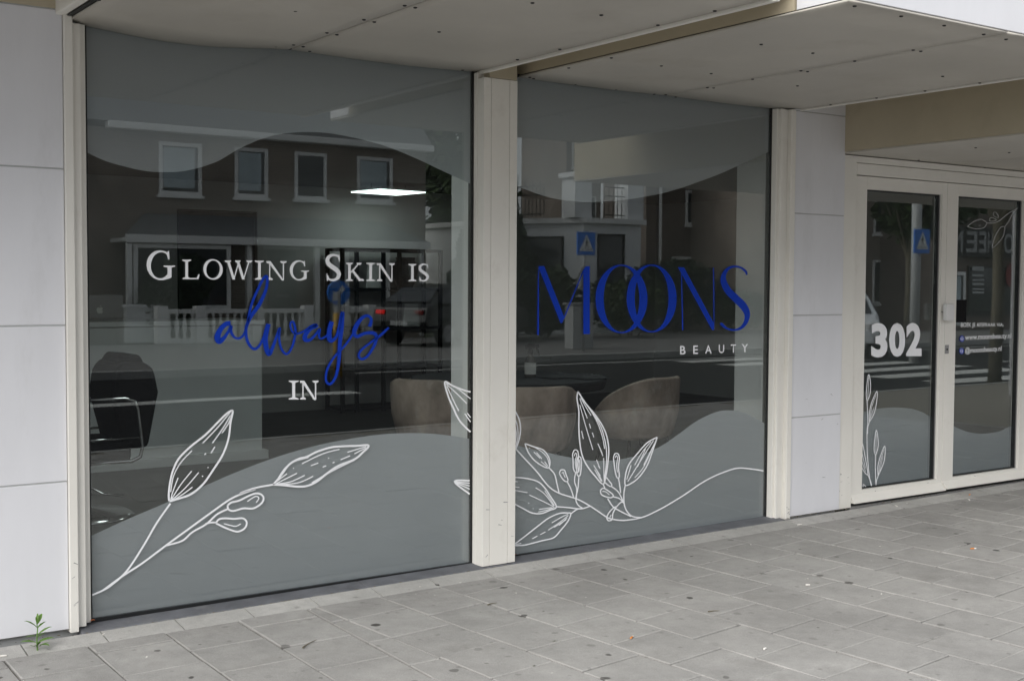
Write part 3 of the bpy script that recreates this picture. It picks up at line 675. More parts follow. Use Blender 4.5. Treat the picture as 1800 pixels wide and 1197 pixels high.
# script word "always"
k6 = crop(400, 380, 2.849); k4 = crop(200, 370, 4.787); k5 = crop(480, 370, 4.433)
al = [
    (k4((982,950,9),(940,958,8),(895,1005,9),(872,1065,11),(888,1100,10),(925,1075,7),(960,1025,5),(988,975,5),(985,1020,5),(1020,1070,4),(1065,1072,4),(1100,1030,4),(1130,920,4.2),(1160,790,4.5),(1215,660,5),(1262,570,5),(1290,562,5),(1282,660,5.5),(1225,790,7),(1150,900,6),(1112,1000,5.5),(1125,1100,5),(1172,1162,4.5),(1215,1150,4.5),(1255,1080,4.5),(1300,960,5)), 5),
    (k6((205,540,8),(190,600,9),(192,650,9),(207,690,8),(225,660,6),(250,590,4.5),(262,560,4),(258,610,4),(270,665,4),(297,690,4),(325,650,4),(340,580,4.5),(328,530,4),(314,542,3.5),(325,578,3.5),(350,588,3.5),(385,575,3.5),(420,552,5),(446,548,7),(415,565,6),(390,595,8),(390,618,8),(415,618,5),(447,585,4),(462,565,4),(458,600,4),(470,613,3.5),(500,595,3.5),(518,560,4)), 4),
    (k6((522,528,8),(510,575,8.5),(512,618,8.5),(530,620,6),(550,590,5),(572,495,6),(576,488,6.5),(571,560,7.5),(562,640,7),(558,720,6),(543,800,5),(515,840,4.5),(493,822,4),(500,765,4),(535,705,3.8),(590,645,3.8),(628,590,4)), 5),
    (k5((752,905,6.5),(766,850,5),(735,820,5),(690,842,6),(648,900,8),(632,955,7),(655,982,6),(715,958,5.5),(780,955,6.5),(806,985,6),(790,1050,5),(735,1135,4.5),(690,1158,4.5),(668,1130,4),(690,1085,4),(760,1030,3.6),(840,970,4.5),(902,912,3.5)), 5),
]
strokes('handwritten_letters', w1, MT['blue'], al)
# MOONS: high-contrast display capitals (crop 900,400 scale 4.987 / crop 1150,270 scale 3.235)
k7 = crop(900, 400, 4.987); k8 = crop(1150, 270, 3.235)
def q7(kk, *pts): poly(mb, kk(*pts), YD)
def done(): mb.build('letter', MT['blue'], w2)
mb = MB()
q7(k7, (226,440), (232,350), (237,350), (236,942), (220,942))
q7(k7, (232,338), (282,338), (460,790), (440,838), (425,838), (236,360))
q7(k7, (455,780), (630,360), (638,360), (460,800))
q7(k7, (625,370), (648,340), (682,340), (682,934), (625,934)); done()
def big_o(cx, cy, rx, ry, tk, tn):
    pts = []
    for i in range(65):
        a = 2*math.pi*i/64; pts.append((cx+(rx-tk/2)*math.cos(a), cy-(ry-tn/2)*math.sin(a), tn+(tk-tn)*abs(math.cos(a))**1.7))
    ribbon(mb, pts, tn, YD, smooth=False)
mb = MB(); big_o(900+960/4.987, 400+626/4.987, 228/4.987, 300/4.987, 14.5, 2.2); done()
mb = MB(); big_o(900+1224/4.987, 400+622/4.987, 220/4.987, 297/4.987, 14.5, 2.2); done()
mb = MB()
q7(k8, (152,648), (157,648), (166,1004), (158,1004)); q7(k8, (134,646), (170,648), (342,970), (342,1003), (328,1003)); q7(k8, (334,650), (339,650), (342,760), (342,1000), (338,990)); done()
mb = MB()
ribbon(mb, k8((527,690,2.5),(518,668,4),(490,648,3.2),(455,643,3.4),(420,655,5),(396,690,8),(395,730,11),(420,780,12.5),(465,825,13),(505,865,13),(528,910,10.5),(522,955,7.5),(495,990,5),(455,1003,3),(415,995,3.4),(385,972,5),(380,962,3)), 5, YD); done()

FONT = bpy.data.fonts.load('<builtin>') if not bpy.data.fonts else bpy.data.fonts[0]
def text_mesh(txt, off=0, spacing=1.0, align='LEFT'):
    c = bpy.data.curves.new('t', 'FONT'); c.body = txt; c.size = 1; c.space_character = spacing; c.align_x = align; c.offset = off; c.resolution_u = 4
    o = bpy.data.objects.new('t', c); COL.objects.link(o); dg = bpy.context.evaluated_depsgraph_get(); dg.update()
    me = bpy.data.meshes.new_from_object(o.evaluated_get(dg)); bpy.data.objects.remove(o); bpy.data.curves.remove(c); return me
def text_quad(name, txt, mat, parent, quad, yd, off=0, spacing=1.0, bx=None):
    """text stretched over four photo positions (tl, tr, br, bl), set on plane y = yd"""
    me = text_mesh(txt, off, spacing); xs_ = [v.co.x for v in me.vertices]; ys_ = [v.co.y for v in me.vertices]
    x0, x1, y0, y1 = min(xs_), max(xs_), min(ys_), max(ys_)
    tl, tr, br, bl = [P(a, b, 1, yd) for a, b in quad]
    for v in me.vertices:
        u, s = (v.co.x-x0)/(x1-x0), (v.co.y-y0)/(y1-y0)
        v.co = (bl.lerp(br, u)).lerp(tl.lerp(tr, u), s)
    me.materials.clear(); me.materials.append(mat)
    o = bpy.data.objects.new(name, me); return link(o, parent)
for ch, x0, x1 in (('B', 1195.5, 1205), ('E', 1218.5, 1227), ('A', 1239.5, 1251), ('U', 1263.5, 1273), ('T', 1284.5, 1294), ('Y', 1303.5, 1315)):
    yt = 608-(x0-1195)*.030; yb = 623-(x0-1195)*.036
    text_quad('letter', ch, MT['white'], w2, [(x0, yt), (x1, yt), (x1, yb), (x0, yb)], YD, .012)

# --- entrance doors --------------------------------------------------------------------------
ent = MB(); ent.box(4.434, 4.549, -.052, .06, .078, 2.19); ent.box(6.388, 6.555, -.052, .06, .10, 2.19); ent.box(4.5495, 6.3875, -.052, .06, 2.094, 2.162)
entr = ent.build('door_frame', MT['cream'], shop, bevel=.002)
entr['label'] = 'cream metal frame round the double entrance doors'
box('door_frame_head', MT['cream'], entr, 4.434, 6.555, -.048, .06, 2.1655, 2.205, .002)
box('threshold', MT['idark'], entr, 4.55, 6.387, -.02, .06, .055, .0965)
box('threshold_strip', MT['alu'], entr, 4.551, 6.386, -.05, -.021, .06, .082, .002)
def door(label, x0, x1, gx0, gx1, zlo):
    d = MB(); z1 = 2.089; g0, g1 = .1734, 2.012
    d.box(x0, gx0, -.034, .03, zlo, z1); d.box(gx1, x1, -.034, .03, zlo, z1); d.box(gx0, gx1, -.034, .03, zlo, g0); d.box(gx0, gx1, -.034, .03, g1, z1)
    o = d.build('door_leaf', MT['cream'], entr if False else shop, bevel=.0015); o['label'] = label
    gk = MB(); gk.box(gx0, gx0+.006, -.012, .012, g0, g1); gk.box(gx1-.018, gx1-.010, -.014, .012, g0, g1); gk.box(gx0+.006, gx1-.018, -.012, .012, g0, g0+.008); gk.box(gx0+.006, gx1-.018, -.012, .012, g1-.008, g1); gk.build('gasket', MT['gasket'], o)
    box('glazing_bead', MT['alu'], o, gx1-.010, gx1-.0005, -.016, .012, g0+.0005, g1-.0005)
    MB().box(gx0+.0062, gx1-.0185, 0, .008, g0+.0085, g1-.0085).build('pane', MT['dglass'], o)
    MB().prism([(x0+.004, -.0345, zlo+.052), (x0+.004, -.075, zlo+.012), (x0+.004, -.075, zlo+.004), (x0+.004, -.0345, zlo+.004)], (x1-x0-.008, 0, 0)).build('drip_bar', MT['cream'], o, bevel=.001)
    q = (gx0+gx1)/2+.02
    MB().prism([(q-.012, -.0346, .128), (q+.012, -.0346, .128), (q, -.0346, .152)], (0, -.0006, 0)).build('maker_mark', MT['pgrey'], o)
    return o
d1 = door('left glazed door leaf with the house number 302', 4.553, 5.458, 4.670, 5.411, .098)
d2 = door('right glazed door leaf with booking details', 5.462, 6.384, 5.577, 6.311, .104)
film_strip(d1, [(1504,727),(1520,723),(1535,719.5),(1555,717),(1574,716),(1590,717),(1604,718.7),(1620,724),(1632,730.5),(1640,736)], .18, .0125)
film_strip(d2, [(1664,740),(1675,748),(1690,755),(1706,760),(1722.6,762),(1740,761),(1756,758),(1773.5,750),(1784,743)], .18, .0125)
for ch, x0, x1 in (('3', 1531.5, 1560), ('0', 1563, 1591), ('2', 1593, 1620)):
    yt, yb = 568-(x0-1531)*.005, 628.5-(x0-1531)*.04
    text_quad('house_number', ch, MT['white'], d1, [(x0, yt), (x1, yt), (x1, yb), (x0, yb)], YD, .045)
text_quad('lettering', 'BOEK JE AFSPRAAK VIA:', MT['white'], d2, [(1689, 567), (1764, 568), (1764, 575.5), (1689, 577.5)], YD, .012)
text_quad('lettering', 'www.moonsbeauty.nl', MT['white'], d2, [(1696.5, 588), (1777.5, 585.5), (1777.5, 597), (1696.5, 600.5)], YD, .014)
text_quad('lettering', '@moonsbeauty.nl', MT['white'], d2, [(1696.5, 611), (1760.5, 607.5), (1760.5, 619.5), (1696.5, 623.5)], YD, .014)
for (cx, cy) in ((1691, 595.5), (1690.3, 617)):
    mb = MB(); poly(mb, [(cx+4.2*math.cos(a*.3927), cy+5.6*math.sin(a*.3927)) for a in range(16)], YD); mb.build('icon_disc', MT['blue'], d2)
    mb = MB(); ribbon(mb, [(cx+2.2*math.cos(a*.524), cy+3*math.sin(a*.524)) for a in range(12)], .8, YD-.003, closed=True); ribbon(mb, [(cx-2, cy+.5), (cx+2, cy-.5)], .7, YD-.003); mb.build('icon', MT['white'], d2)
Dd = crop(1480, 550, 3.628); De = crop(1640, 300, 10.88); Df = crop(1665, 350, 7.978)
strokes('drawn_line', d1, MT['white'], [
    (Dd((188,1105),(175,1040),(162,900),(160,760),(165,690),(160,560)), 1.3), (Dd((160,560),(155,520),(160,450),(171,392),(182,450),(178,520),(162,560)), 1.3), (Dd((165,545),(168,470),(171,410)), .8),
    (Dd((175,695),(175,640),(190,570),(223,500),(222,560),(205,640),(175,695)), 1.3), (Dd((178,685),(190,600),(218,520)), .8), (Dd((182,670),(205,600)), .7), (Dd((175,695),(165,730),(163,770)), 1.3),
    (Dd((97,765),(130,830),(150,930),(165,1030),(130,990),(105,900),(96,830)), 1.3), (Dd((98,790),(125,880),(150,990)), .9), (Dd((98,830),(120,920),(150,1010)), .9), (Dd((165,1030),(185,1080),(188,1105)), 1.3),
    (Dd((217,1098),(213,1000),(215,910)), 1.3), (Dd((215,910),(205,860),(219,745),(232,840),(215,910)), 1.3), (Dd((216,890),(219,770)), .8), (Dd((230,1040),(232,960),(272,848),(270,940),(230,1040)), 1.3), (Dd((232,1030),(245,950),(268,870)), .8), (Dd((240,1010),(262,910)), .7), (Dd((230,1040),(220,1070),(217,1098)), 1.3), (Dd((135,1110),(137,1092),(156,1112)), 1.2)])
strokes('drawn_line', d2, MT['pgrey'], [
    (De((660,1070),(760,990),(850,945),(920,935),(980,960),(1030,1000),(1010,1050),(960,1100),(850,1115),(760,1105),(660,1070)), 1.2), (De((1030,1000),(1120,1005),(1220,985),(1320,920),(1430,830),(1620,720)), 1.1),
    (De((1080,940),(1095,905),(1140,905),(1200,935),(1210,950),(1150,970),(1095,970),(1080,940)), 1.0), (De((1150,830),(1170,798),(1210,810),(1250,870),(1240,900),(1180,880),(1150,830)), 1.0),
    (De((1620,720),(1530,810),(1450,970),(1375,1070)), 1.1), (Df((810,385),(750,400),(700,470),(660,560),(632,685),(700,630),(770,550),(800,470),(810,385)), 1.2), (De((760,1030),(790,1035)), .7), (De((870,1055),(910,1045)), .7)])
# handle and lock on the right leaf
a, b = P(1662.5, 534, 1, -.075), P(1675, 563, 1, -.075)
hd = box('door_handle', MT['handle'], d2, a.x, b.x, -.085, -.055, b.z, a.z, .004)
box('handle_stem', MT['alu'], hd, a.x+.01, b.x-.01, -.056, -.0345, b.z+.05, a.z-.05)
a, b = P(1675.5, 527, 1, -.004), P(1697.5, 566.5, 1, -.004)
box('card_reader_plate', MT['steel'], d2, a.x+.012, b.x, -.0085, -.0035, b.z, a.z)
a, b = P(1660.8, 606.5, 1, -.0345), P(1666.8, 621.5, 1, -.0345)
lk = box('lock', MT['alu'], d2, a.x, b.x, -.039, -.0345, b.z, a.z, .001)
box('key_slot', MT['gasket'], lk, a.x+.012, b.x-.012, -.0405, -.0392, b.z+.022, a.z-.022)

# ================================================================== INSIDE THE SALON
box('salon_floor', MT['ifloor'], None, -1.2, 9.2, .061, 7.4, -.05, .07)['kind'] = 'structure'
box('salon_ceiling', MT['iceil'], None, -1.2, 9.2, .101, 7.4, 2.445, 2.595)['kind'] = 'structure'
bw = MB(); bw.box(-1.2, 2.9, 7.0, 7.15, .07, 2.443); bw.box(3.75, 9.2, 7.0, 7.15, .07, 2.44); bw.box(2.9, 3.75, 7.0, 7.15, 2.15, 2.44)
bw.box(-1.2, 9.2, 7.2, 7.35, -.05, 2.6)
bwo = bw.build('salon_back_wall', MT['iwall']); bwo['kind'] = 'structure'
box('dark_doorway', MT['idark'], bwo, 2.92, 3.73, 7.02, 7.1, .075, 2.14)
box('salon_left_wall', MT['iwall'], None, -1.35, -1.2, .3, 7.2, .07, 2.52)['kind'] = 'structure'
box('salon_right_wall', MT['iwall'], None, 9.2, 9.35, .1, 7.2, .07, 2.52)['kind'] = 'structure'
st = box('partition_wall', MT['iwhite'], None, 4.16, 4.24, .13, .56, .07, 2.44); tag(st, kind='structure')
box('salon_pillar', MT['iwhite'], None, 1.87, 2.02, .06, .26, .07, 2.44)['kind'] = 'structure'
# reception desk
desk = empty('reception_desk', (1.0, 4.1, .07), 'long pale reception counter at the left of the salon', 'desk')
def rel(o, root):
    o.matrix_parent_inverse = Matrix.Translation(-root.location); return o
rel(box('front_panel', MT['iwhite'], desk, -.9, 2.44, 3.9, 3.95, .14, 1.10), desk)
rel(box('plinth', MT['iwhite'], desk, -.9, 2.48, 3.87, 3.96, .071, .139), desk)
rel(box('counter_top', MT['iwhite'], desk, -.95, 2.46, 3.88, 4.5, 1.103, 1.14, .004), desk)
rel(box('end_panel', MT['iwhite'], desk, 2.39, 2.44, 3.953, 4.45, .14, 1.10), desk)
# laptop
lp = empty('laptop', (1.08, 4.2, 1.141), 'open grey laptop seen from behind on the reception counter', 'laptop')
a, b = P(150, 573, 1, 4.15), P(213.5, 520, 1, 4.15)
rel(box('base', MT['alu'], lp, a.x, b.x, 4.12, 4.36, 1.1415, 1.157, .004), lp)
lid = rel(box('lid', MT['alu'], lp, a.x, b.x, 4.108, 4.118, 1.158, b.z+.01, .004), lp)
q = P(176, 545, 1, 4.1); am = MB(); r_ = .024
pts = [(0, .62), (.35, .82), (.75, .72), (.92, .35), (.72, .15), (.70, -.2), (.95, -.45), (.7, -.95), (.4, -1.1), (.05, -.98), (-.35, -1.1), (-.7, -.85), (-.98, -.2), (-.9, .45), (-.6, .78), (-.3, .78)]
am.prism([(q.x+x*r_, 4.1075, q.z+z*r_) for x, z in pts], (0, -.001, 0)); am.prism([(q.x+x*r_, 4.1075, q.z+z*r_) for x, z in ((0, .9), (.1, 1.2), (.4, 1.45), (.35, 1.1))], (0, -.001, 0))
am.build('lid_emblem', MT['paper'], lid)
# salon chair
SC = (.62, 2.25, .07)
ch = empty('salon_chair', SC, 'black salon chair with chrome arms beside the left window edge', 'chair')
ch.scale = (.92, 1, 1)
MB().lathe([(.30, 0), (.30, .012), (.26, .028), (.05, .05), (.04, .06)], n=28).build('base', MT['chrome'], ch, smooth=True)
MB().lathe([(.035, .06), (.035, .32), (.05, .33)], n=16).build('pump', MT['chrome'], ch)
MB().box(-.28, .22, -.25, .25, .33, .45).build('seat', MT['leather'], ch, bevel=.03)
bk = MB().prism([(.18, -.24, .40), (.33, -.24, .40), (.40, -.24, .72), (.37, -.24, .86), (.30, -.24, .90), (.17, -.24, .90), (.12, -.24, .84), (.10, -.24, .7)], (0, .48, 0)).build('backrest', MT['leather'], ch, bevel=.035)
MB().prism([(.15, -.15, .89), (.19, -.15, .945), (.31, -.15, .935), (.34, -.15, .88)], (0, .3, 0)).build('headrest', MT['leather'], ch, bevel=.02)
for s in (-1, 1):
    MB().tube([(-.3, s*.3, .70), (.16, s*.3, .70), (.215, s*.3, .685), (.235, s*.3, .64), (.265, s*.3, .42), (.25, s*.3, .365), (.2, s*.3, .345), (-.3, s*.3, .345)], .011, 8).build('arm', MT['chrome'], ch, smooth=True)
    MB().tube([(-.28, s*.3, .475), (.25, s*.3, .475)], .007, 8).build('arm_bar', MT['chrome'], ch, smooth=True)
MB().tube([(-.2, -.2, .3), (.02, -.28, .17), (.14, -.3, .15), (.1, -.12, .14), (-.12, -.1, .15)], .007, 6).build('footrest', MT['chrome'], ch, smooth=True)
# table with tub chairs
tb = empty('dining_table', (3.75, 2.45, .07), 'dark table covered by a black cloth between velvet tub chairs', 'table')
MB().lathe([(.70, .60), (.72, .655), (.715, .672), (.2, .674)], n=40).build('table_top', MT['cloth'], tb, smooth=False)
MB().lathe([(.26, 0), (.24, .02), (.05, .06), (.045, .60)], n=20).build('pedestal', MT['steel'], tb)
def tub_chair(loc, rz, label):
    c = empty('tub_chair', loc, label, 'chair', None, rz)
    mb = MB(); n = 26; prof = []
    outer = []
    for i in range(n+1):
        a = R(-128+256*i/n); f = abs(i-n/2)/(n/2); top = .74-.26*max(0, f-.22)**1.7/.65
        outer.append((a, top))
    rows = [(.20, .30), (.265, .36), (.295, .50), (.305, 'top'), (.285, 'top+'), (.235, 'top'), (.225, .52), (.22, .44)]
    for (r, z) in rows:
        for (a, tp) in outer:
            zz = tp if z == 'top' else tp+.02 if z == 'top+' else min(z, tp-.02); mb.v.append((r*1.02*math.sin(a), -r*math.cos(a), zz))
    m_ = n+1
    for j in range(len(rows)-1):
        for i in range(n): mb.f.append((j*m_+i, j*m_+i+1, (j+1)*m_+i+1, (j+1)*m_+i))
    mb.build('shell', MT['velvet'], c, smooth=True)
    MB().lathe([(.20, .30), (.255, .33), (.25, .42), (.21, .45), (.05, .46)], n=24).build('seat', MT['velvet'], c, smooth=True); c.scale = (1.06, 1.0, .95)
    for sx in (-1, 1):
        for sy in (-1, 1): MB().tube([(sx*.15, sy*.15, .31), (sx*.22, sy*.22, 0)], [.014, .009], 8).build('leg', MT['steel'], c)
    return c
tub_chair((3.17, 1.42, .07), R(-14), 'brown velvet tub chair seen from behind just right of the column')
tub_chair((4.26, 1.62, .07), R(16), 'brown velvet tub chair turned sideways below the blue lettering')
tub_chair((2.98, 2.2, .07), R(-62), 'dim velvet tub chair at the left end of the table')
# spray bottle and things on the table
q = P(932, 663, 2, .745)
bo = empty('spray_bottle', (q.x, q.y, .745), 'spray bottle with black trigger and white label on the table', 'bottle')
bo.scale = (1.15, 1.15, 1.15)
MB().lathe([(.034, 0), (.036, .01), (.036, .10), (.028, .125), (.014, .14), (.014, .15)], n=18).build('body', MT['amber'], bo, smooth=True)
MB().lathe([(.0368, .02), (.0368, .095)], n=18).build('paper_label', MT['paper'], bo)
MB().lathe([(.017, .148), (.017, .172), (.012, .18)], n=14).build('collar', MT['steel'], bo)
MB().prism([(-.03, -.012, .178), (.055, -.012, .188), (.058, -.012, .21), (-.01, -.012, .218), (-.034, -.012, .2)], (0, .024, 0)).build('spray_head', MT['steel'], bo, bevel=.003, rot=(0, 0, R(-35)))
MB().tube([(.04, 0, .188), (.05, 0, .165), (.06, 0, .14)], [.006, .006, .003], 8).build('trigger', MT['steel'], bo, rot=(0, 0, R(-35)))
for (px, py, sc, lab) in ((985, 662, .16, 'crumpled black towel beside the spray bottle on the table'), (1040, 664, .13, 'folded black towel at the right of the table top')):
    q = P(px, py, 2, .75); mb = MB(); nn = 9
    for j in range(nn):
        for i in range(nn):
            u, v = i/(nn-1)-.5, j/(nn-1)-.5; mb.v.append((u*sc*2, v*sc*1.4, .006+.02*(math.sin(u*19+v*7)*math.sin(v*15)+1)*(1-4*u*u)*(1-4*v*v)))
    for j in range(nn-1):
        for i in range(nn-1): mb.f.append((j*nn+i, j*nn+i+1, (j+1)*nn+i+1, (j+1)*nn+i))
    o = mb.build('towel', MT['cloth'], None, smooth=True, loc=(q.x, q.y, .745)); tag(o, lab, 'towel')
# shelf rack
ry = 6.55; a, b = P(600, 437, 1, ry), P(776, 437, 1, ry)
rk = empty('shelf_rack', (a.x, ry, .07), 'tall open black metal rack at the back of the salon', 'shelf')
X = [P(x_, 500, 1, ry).x-a.x for x_ in (602, 627, 674, 702, 745, 774)]; Z = [P(650, y_, 1, ry).z-.07 for y_ in (437, 507, 576, 645, 715)]
for i, x_ in enumerate(X): MB().box(x_-.018, x_+.018, -.018, .018, 0, Z[0]).build('post', MT['steel'], rk)
for i, x_ in enumerate((X[0], X[-1])): MB().box(x_-.018, x_+.018, .33, .366, 0, Z[0]).build('post', MT['steel'], rk)
for z_ in Z: MB().box(X[0], X[-1], -.016, .36, z_-.03, z_+.002).build('shelf', MT['steel'], rk)
for (px0, px1, py0, py1, m_, lab, c_) in ((640, 672, 462, 501, 'iwhite', 'pale box on the top shelf of the black rack', 'box'), (705, 735, 533, 572, 'iwhite', 'grey box on the middle shelf of the black rack', 'box'), (700, 735, 470, 503, 'cloth', 'dark pot on the top shelf of the black rack', 'pot')):
    a_, b_ = P(px0, py1, 1, ry+.1), P(px1, py0, 1, ry+.1); z0 = .07+min(Z, key=lambda z: abs(z+.07-a_.z))+.003
    if c_ == 'box':
        o = MB().prism([(a_.x, ry+.06, z0), (b_.x, ry+.06, z0), (b_.x-.02, ry+.07, b_.z), (a_.x+.03, ry+.07, b_.z)], (0, .18, 0)).build('storage_box', MT[m_], None, bevel=.004)
    else:
        o = MB().lathe([(.08, 0), (.13, .12), (.14, .24), (.10, .30), (.11, .33)], ((a_.x+b_.x)/2, ry+.16, z0), 18).build('plant_pot', MT[m_], None)
    tag(o, lab, c_)
# led panel in the ceiling
cs = [P(x_, y_, 2, 2.36) for x_, y_ in ((617, 339), (668, 334.2), (748, 339.6), (697, 344.2))]
lo = empty('ceiling_light', (sum(c.x for c in cs)/4, sum(c.y for c in cs)/4, 2.36), 'bright square light panel under the salon ceiling', 'light')
lc = lo.location
cx_, cy_ = lc.x, lc.y; hw = .30; an = math.atan2(cs[3].y-cs[0].y, cs[3].x-cs[0].x)
lo.rotation_euler = (0, 0, 0)
MB().add([(c.x-cx_, c.y-cy_, 0) for c in cs]+[(c.x-cx_, c.y-cy_, .01) for c in cs], [(0, 1, 2, 3), (4, 5, 6, 7), (0, 1, 5, 4), (1, 2, 6, 5), (2, 3, 7, 6), (3, 0, 4, 7)]).build('diffuser', MT['led'], lo)
MB().add([((c.x-cx_)*1.03, (c.y-cy_)*1.03, z) for z in (.011, .03) for c in cs], [(3, 2, 1, 0), (4, 5, 6, 7), (0, 1, 5, 4), (1, 2, 6, 5), (2, 3, 7, 6), (3, 0, 4, 7)]).build('housing', MT['iwhite'], lo)
for s in (-1, 1): MB().tube([(s*.2, 0, .03), (s*.2, 0, .085)], .004, 6).build('hanger', MT['steel'], lo)
lo['group'] = 'light panels under the salon ceiling'
for (lx, ly, lab) in ((1.5, 1.3, 'added fill light panel right of the salon chair behind the frosted top band'), (4.5, 2.1, 'added fill light panel above the table behind the frosted top band')):  # two unseen panels, added to brighten the room
    l2 = copy_tree(lo); l2.location = (lx, ly, 2.36); l2['label'] = lab
    for c_ in l2.children:
        if c_.name.startswith('diffuser'): c_.data = c_.data.copy(); c_.data.materials[0] = MT['fill_led']

# ================================================================== ACROSS THE STREET (seen mirrored in the glass)
def frame_window(parent, x0, x1, z0, z1, y, mull=(), trans=(), t=.07, curtain=False, sill=True, mat='wpaint'):
    """a window facing the street: frame proud of the wall, pane set back, sill"""
    f = MB(); f.box(x0, x0+t, y-.02, y+.05, z0, z1); f.box(x1-t, x1, y-.02, y+.05, z0, z1); f.box(x0+t, x1-t, y-.02, y+.05, z0, z0+t); f.box(x0+t, x1-t, y-.02, y+.05, z1-t, z1)
    for m_ in mull: f.box(m_-t*.4, m_+t*.4, y-.02, y+.045, z0+t, z1-t)
    for z_ in trans: f.box(x0+t, x1-t, y-.02, y+.043, z_-t*.35, z_+t*.35)
    o = f.build('window', MT[mat], parent)
    box('pane', MT['pane'], o, x0+t, x1-t, y-.01, y+.012, z0+t, z1-t)
    if curtain: box('shadow_gap_blind', MT['curtain'], o, x0+t*1.3, x1-t*1.9, y+.0125, y+.016, z0+t*1.9, z1-t*1.3)  # off-centre inset leaves a dark edge right and below as reveal shadow
    if sill: box('sill', MT[mat], o, x0-.06, x1+.06, y, y+.10, z0-.08, z0-.004)
    return o
def rect(px0, py0, px1, py1, yv):
    a, b = V(px0, py0, yv), V(px1, py1, yv); m = V((px0+px1)/2, (py0+py1)/2, yv)
    return a.x, b.x, m.z-abs(a.z-b.z)/2, m.z+abs(a.z-b.z)/2
# ---- brown brick terrace house with bay roof
HA = 27.0; yA = -HA
hA = empty('brick_house', (V(476, 600, HA).x, yA, -.07), 'brown brick house with four white upper windows and a white gutter', 'house')
def R_(o, root=None):
    r_ = root or o.parent; o.matrix_parent_inverse = Matrix.Translation(-r_.location); return o
gl, gr = V(197, 213, HA-.3), V(757, 266, HA-.3); gzz = (gl.z+gr.z)/2
xA0, xA1 = gl.x+.1, gr.x-.1
R_(box('wall', MT['brickA'], hA, xA0-3.0, xA1+.1, yA-7, yA, -.2, gzz-.05))
R_(box('gutter', MT['wpaint'], hA, xA0-.2, xA1+.2, yA+.02, yA+.34, gzz-.09, gzz+.09, .02))
R_(MB().prism([(xA0-3.0, yA+.25, gzz+.09), (xA0-3.0, yA-3.5, gzz+3.9), (xA0-3.0, yA-7.2, gzz+.09)], (xA1-xA0+3.2, 0, 0)).build('roof', MT['roof'], hA))
for (a_, b_, c_, d_, cu) in ((278, 249, 354, 346, 1), (412, 259, 470, 350, 1), (517, 267, 574, 354, 0), (627, 275, 689, 358, 1)):
    x0, x1, z0, z1 = rect(a_, b_, c_, d_, HA); o = R_(frame_window(hA, x0, x1, z0, z1, yA, curtain=bool(cu), t=.1))
# ground floor bay with lean-to roof
HB = 25.7; yB_ = -HB
fl, fr_ = V(221, 414, HB), V(755, 436, HB); fz = (fl.z+fr_.z)/2; tl_ = V(270, 376, HA)
R_(box('bay_fascia', MT['wpaint'], hA, fl.x, fr_.x, yB_-.02, yB_+.06, fz-.1, fz+.1))
R_(MB().prism([(fl.x, yB_, fz+.1), (fl.x+.9, yA+.01, tl_.z), (fr_.x-.9, yA+.01, tl_.z), (fr_.x, yB_, fz+.1)], (0, -.02, -.06)).build('bay_roof', MT['roof'], hA))
R_(box('bay_soffit', MT['wpaint'], hA, fl.x+.02, fr_.x-.02, yA+.01, yB_-.03, fz-.08, fz+.02))
for (a_, c_, m_) in ((226, 236, None), (238, 411, 1), (612, 690, 1)):
    x0, x1, z0, z1 = rect(a_, 420, c_, 546, HB-.1)
    if m_: R_(frame_window(hA, x0, x1, z0, fz-.12, yB_-.1, t=.11))
    else: R_(box('bay_post', MT['wpaint'], hA, x0, x1, yB_-.14, yB_-.02, z0, fz-.12))
R_(box('bay_wall', MT['brickA'], hA, fl.x+.15, V(411, 500, HB).x, yA+.01, yB_-.16, -.2, rect(238, 420, 411, 546, HB)[2]-.09))
R_(box('bay_wall', MT['brickA'], hA, V(606, 500, HB).x, fr_.x-.1, yA+.01, yB_-.16, -.2, rect(238, 420, 411, 546, HB)[2]-.09))
x0, x1, z0, z1 = rect(470, 442, 520, 600, HA)
dr = R_(box('door', MT['idark'], hA, x0, x1, yA+.005, yA+.06, -.05, z1)); box('letter_flap', MT['rim'], dr, (x0+x1)/2-.2, (x0+x1)/2+.2, yA+.061, yA+.08, 1.0, 1.08)
R_(frame_window(hA, x0-.12, x1+.12, z1+.05, z1+.5, yA, sill=False))
for px in (448, 568, 602, 752):
    q = V(px, 470, HB-.2); R_(box('porch_post', MT['wpaint'], hA, q.x-.07, q.x+.07, yB_-.25, yB_-.12, -.1, fz-.1))
# ---- garden balustrade
HF = 24.4; yF = -HF
def balustrade(px0, px1, pil, label, n_per):
    a_, b_ = V(px0, 595, HF).x, V(px1, 595, HF).x; zt = .82
    fe = empty('balustrade', (a_, yF, -.07), label, 'fence')
    MB().box(0, b_-a_, -.09, .09, 0, .12).build('plinth', MT['wpaint'], fe); MB().box(0, b_-a_, -.1, .1, zt-.1, zt).build('top_rail', MT['wpaint'], fe)
    px = sorted(pil); xs_ = [V(x_, 595, HF).x-a_ for x_ in px]
    for x_ in xs_: MB().box(x_-.13, x_+.13, -.14, .14, 0, zt+.08).build('pillar', MT['wpaint'], fe, bevel=.01)
    me = MB().lathe([(.045, .12), (.048, .15), (.026, .2), (.052, .34), (.06, .42), (.036, .58), (.03, .64), (.048, .69), (.045, .73)], n=10).mesh('baluster', MT['wpaint'], True)
    for i in range(len(xs_)-1):
        n_ = max(2, round((xs_[i+1]-xs_[i])/.19))
        for k_ in range(1, n_):
            o = bpy.data.objects.new('baluster', me); link(o, fe); o.location = (xs_[i]+(xs_[i+1]-xs_[i])*k_/n_, 0, 0)
    return fe
balustrade(281, 542, (283, 351, 450, 540), 'long white balustrade in front of the brick house', 7)
balustrade(600, 652, (602, 650), 'short white balustrade piece right of the house door', 5)
q = V(221, 560, 25.2); q2 = V(281, 560, 25.2)
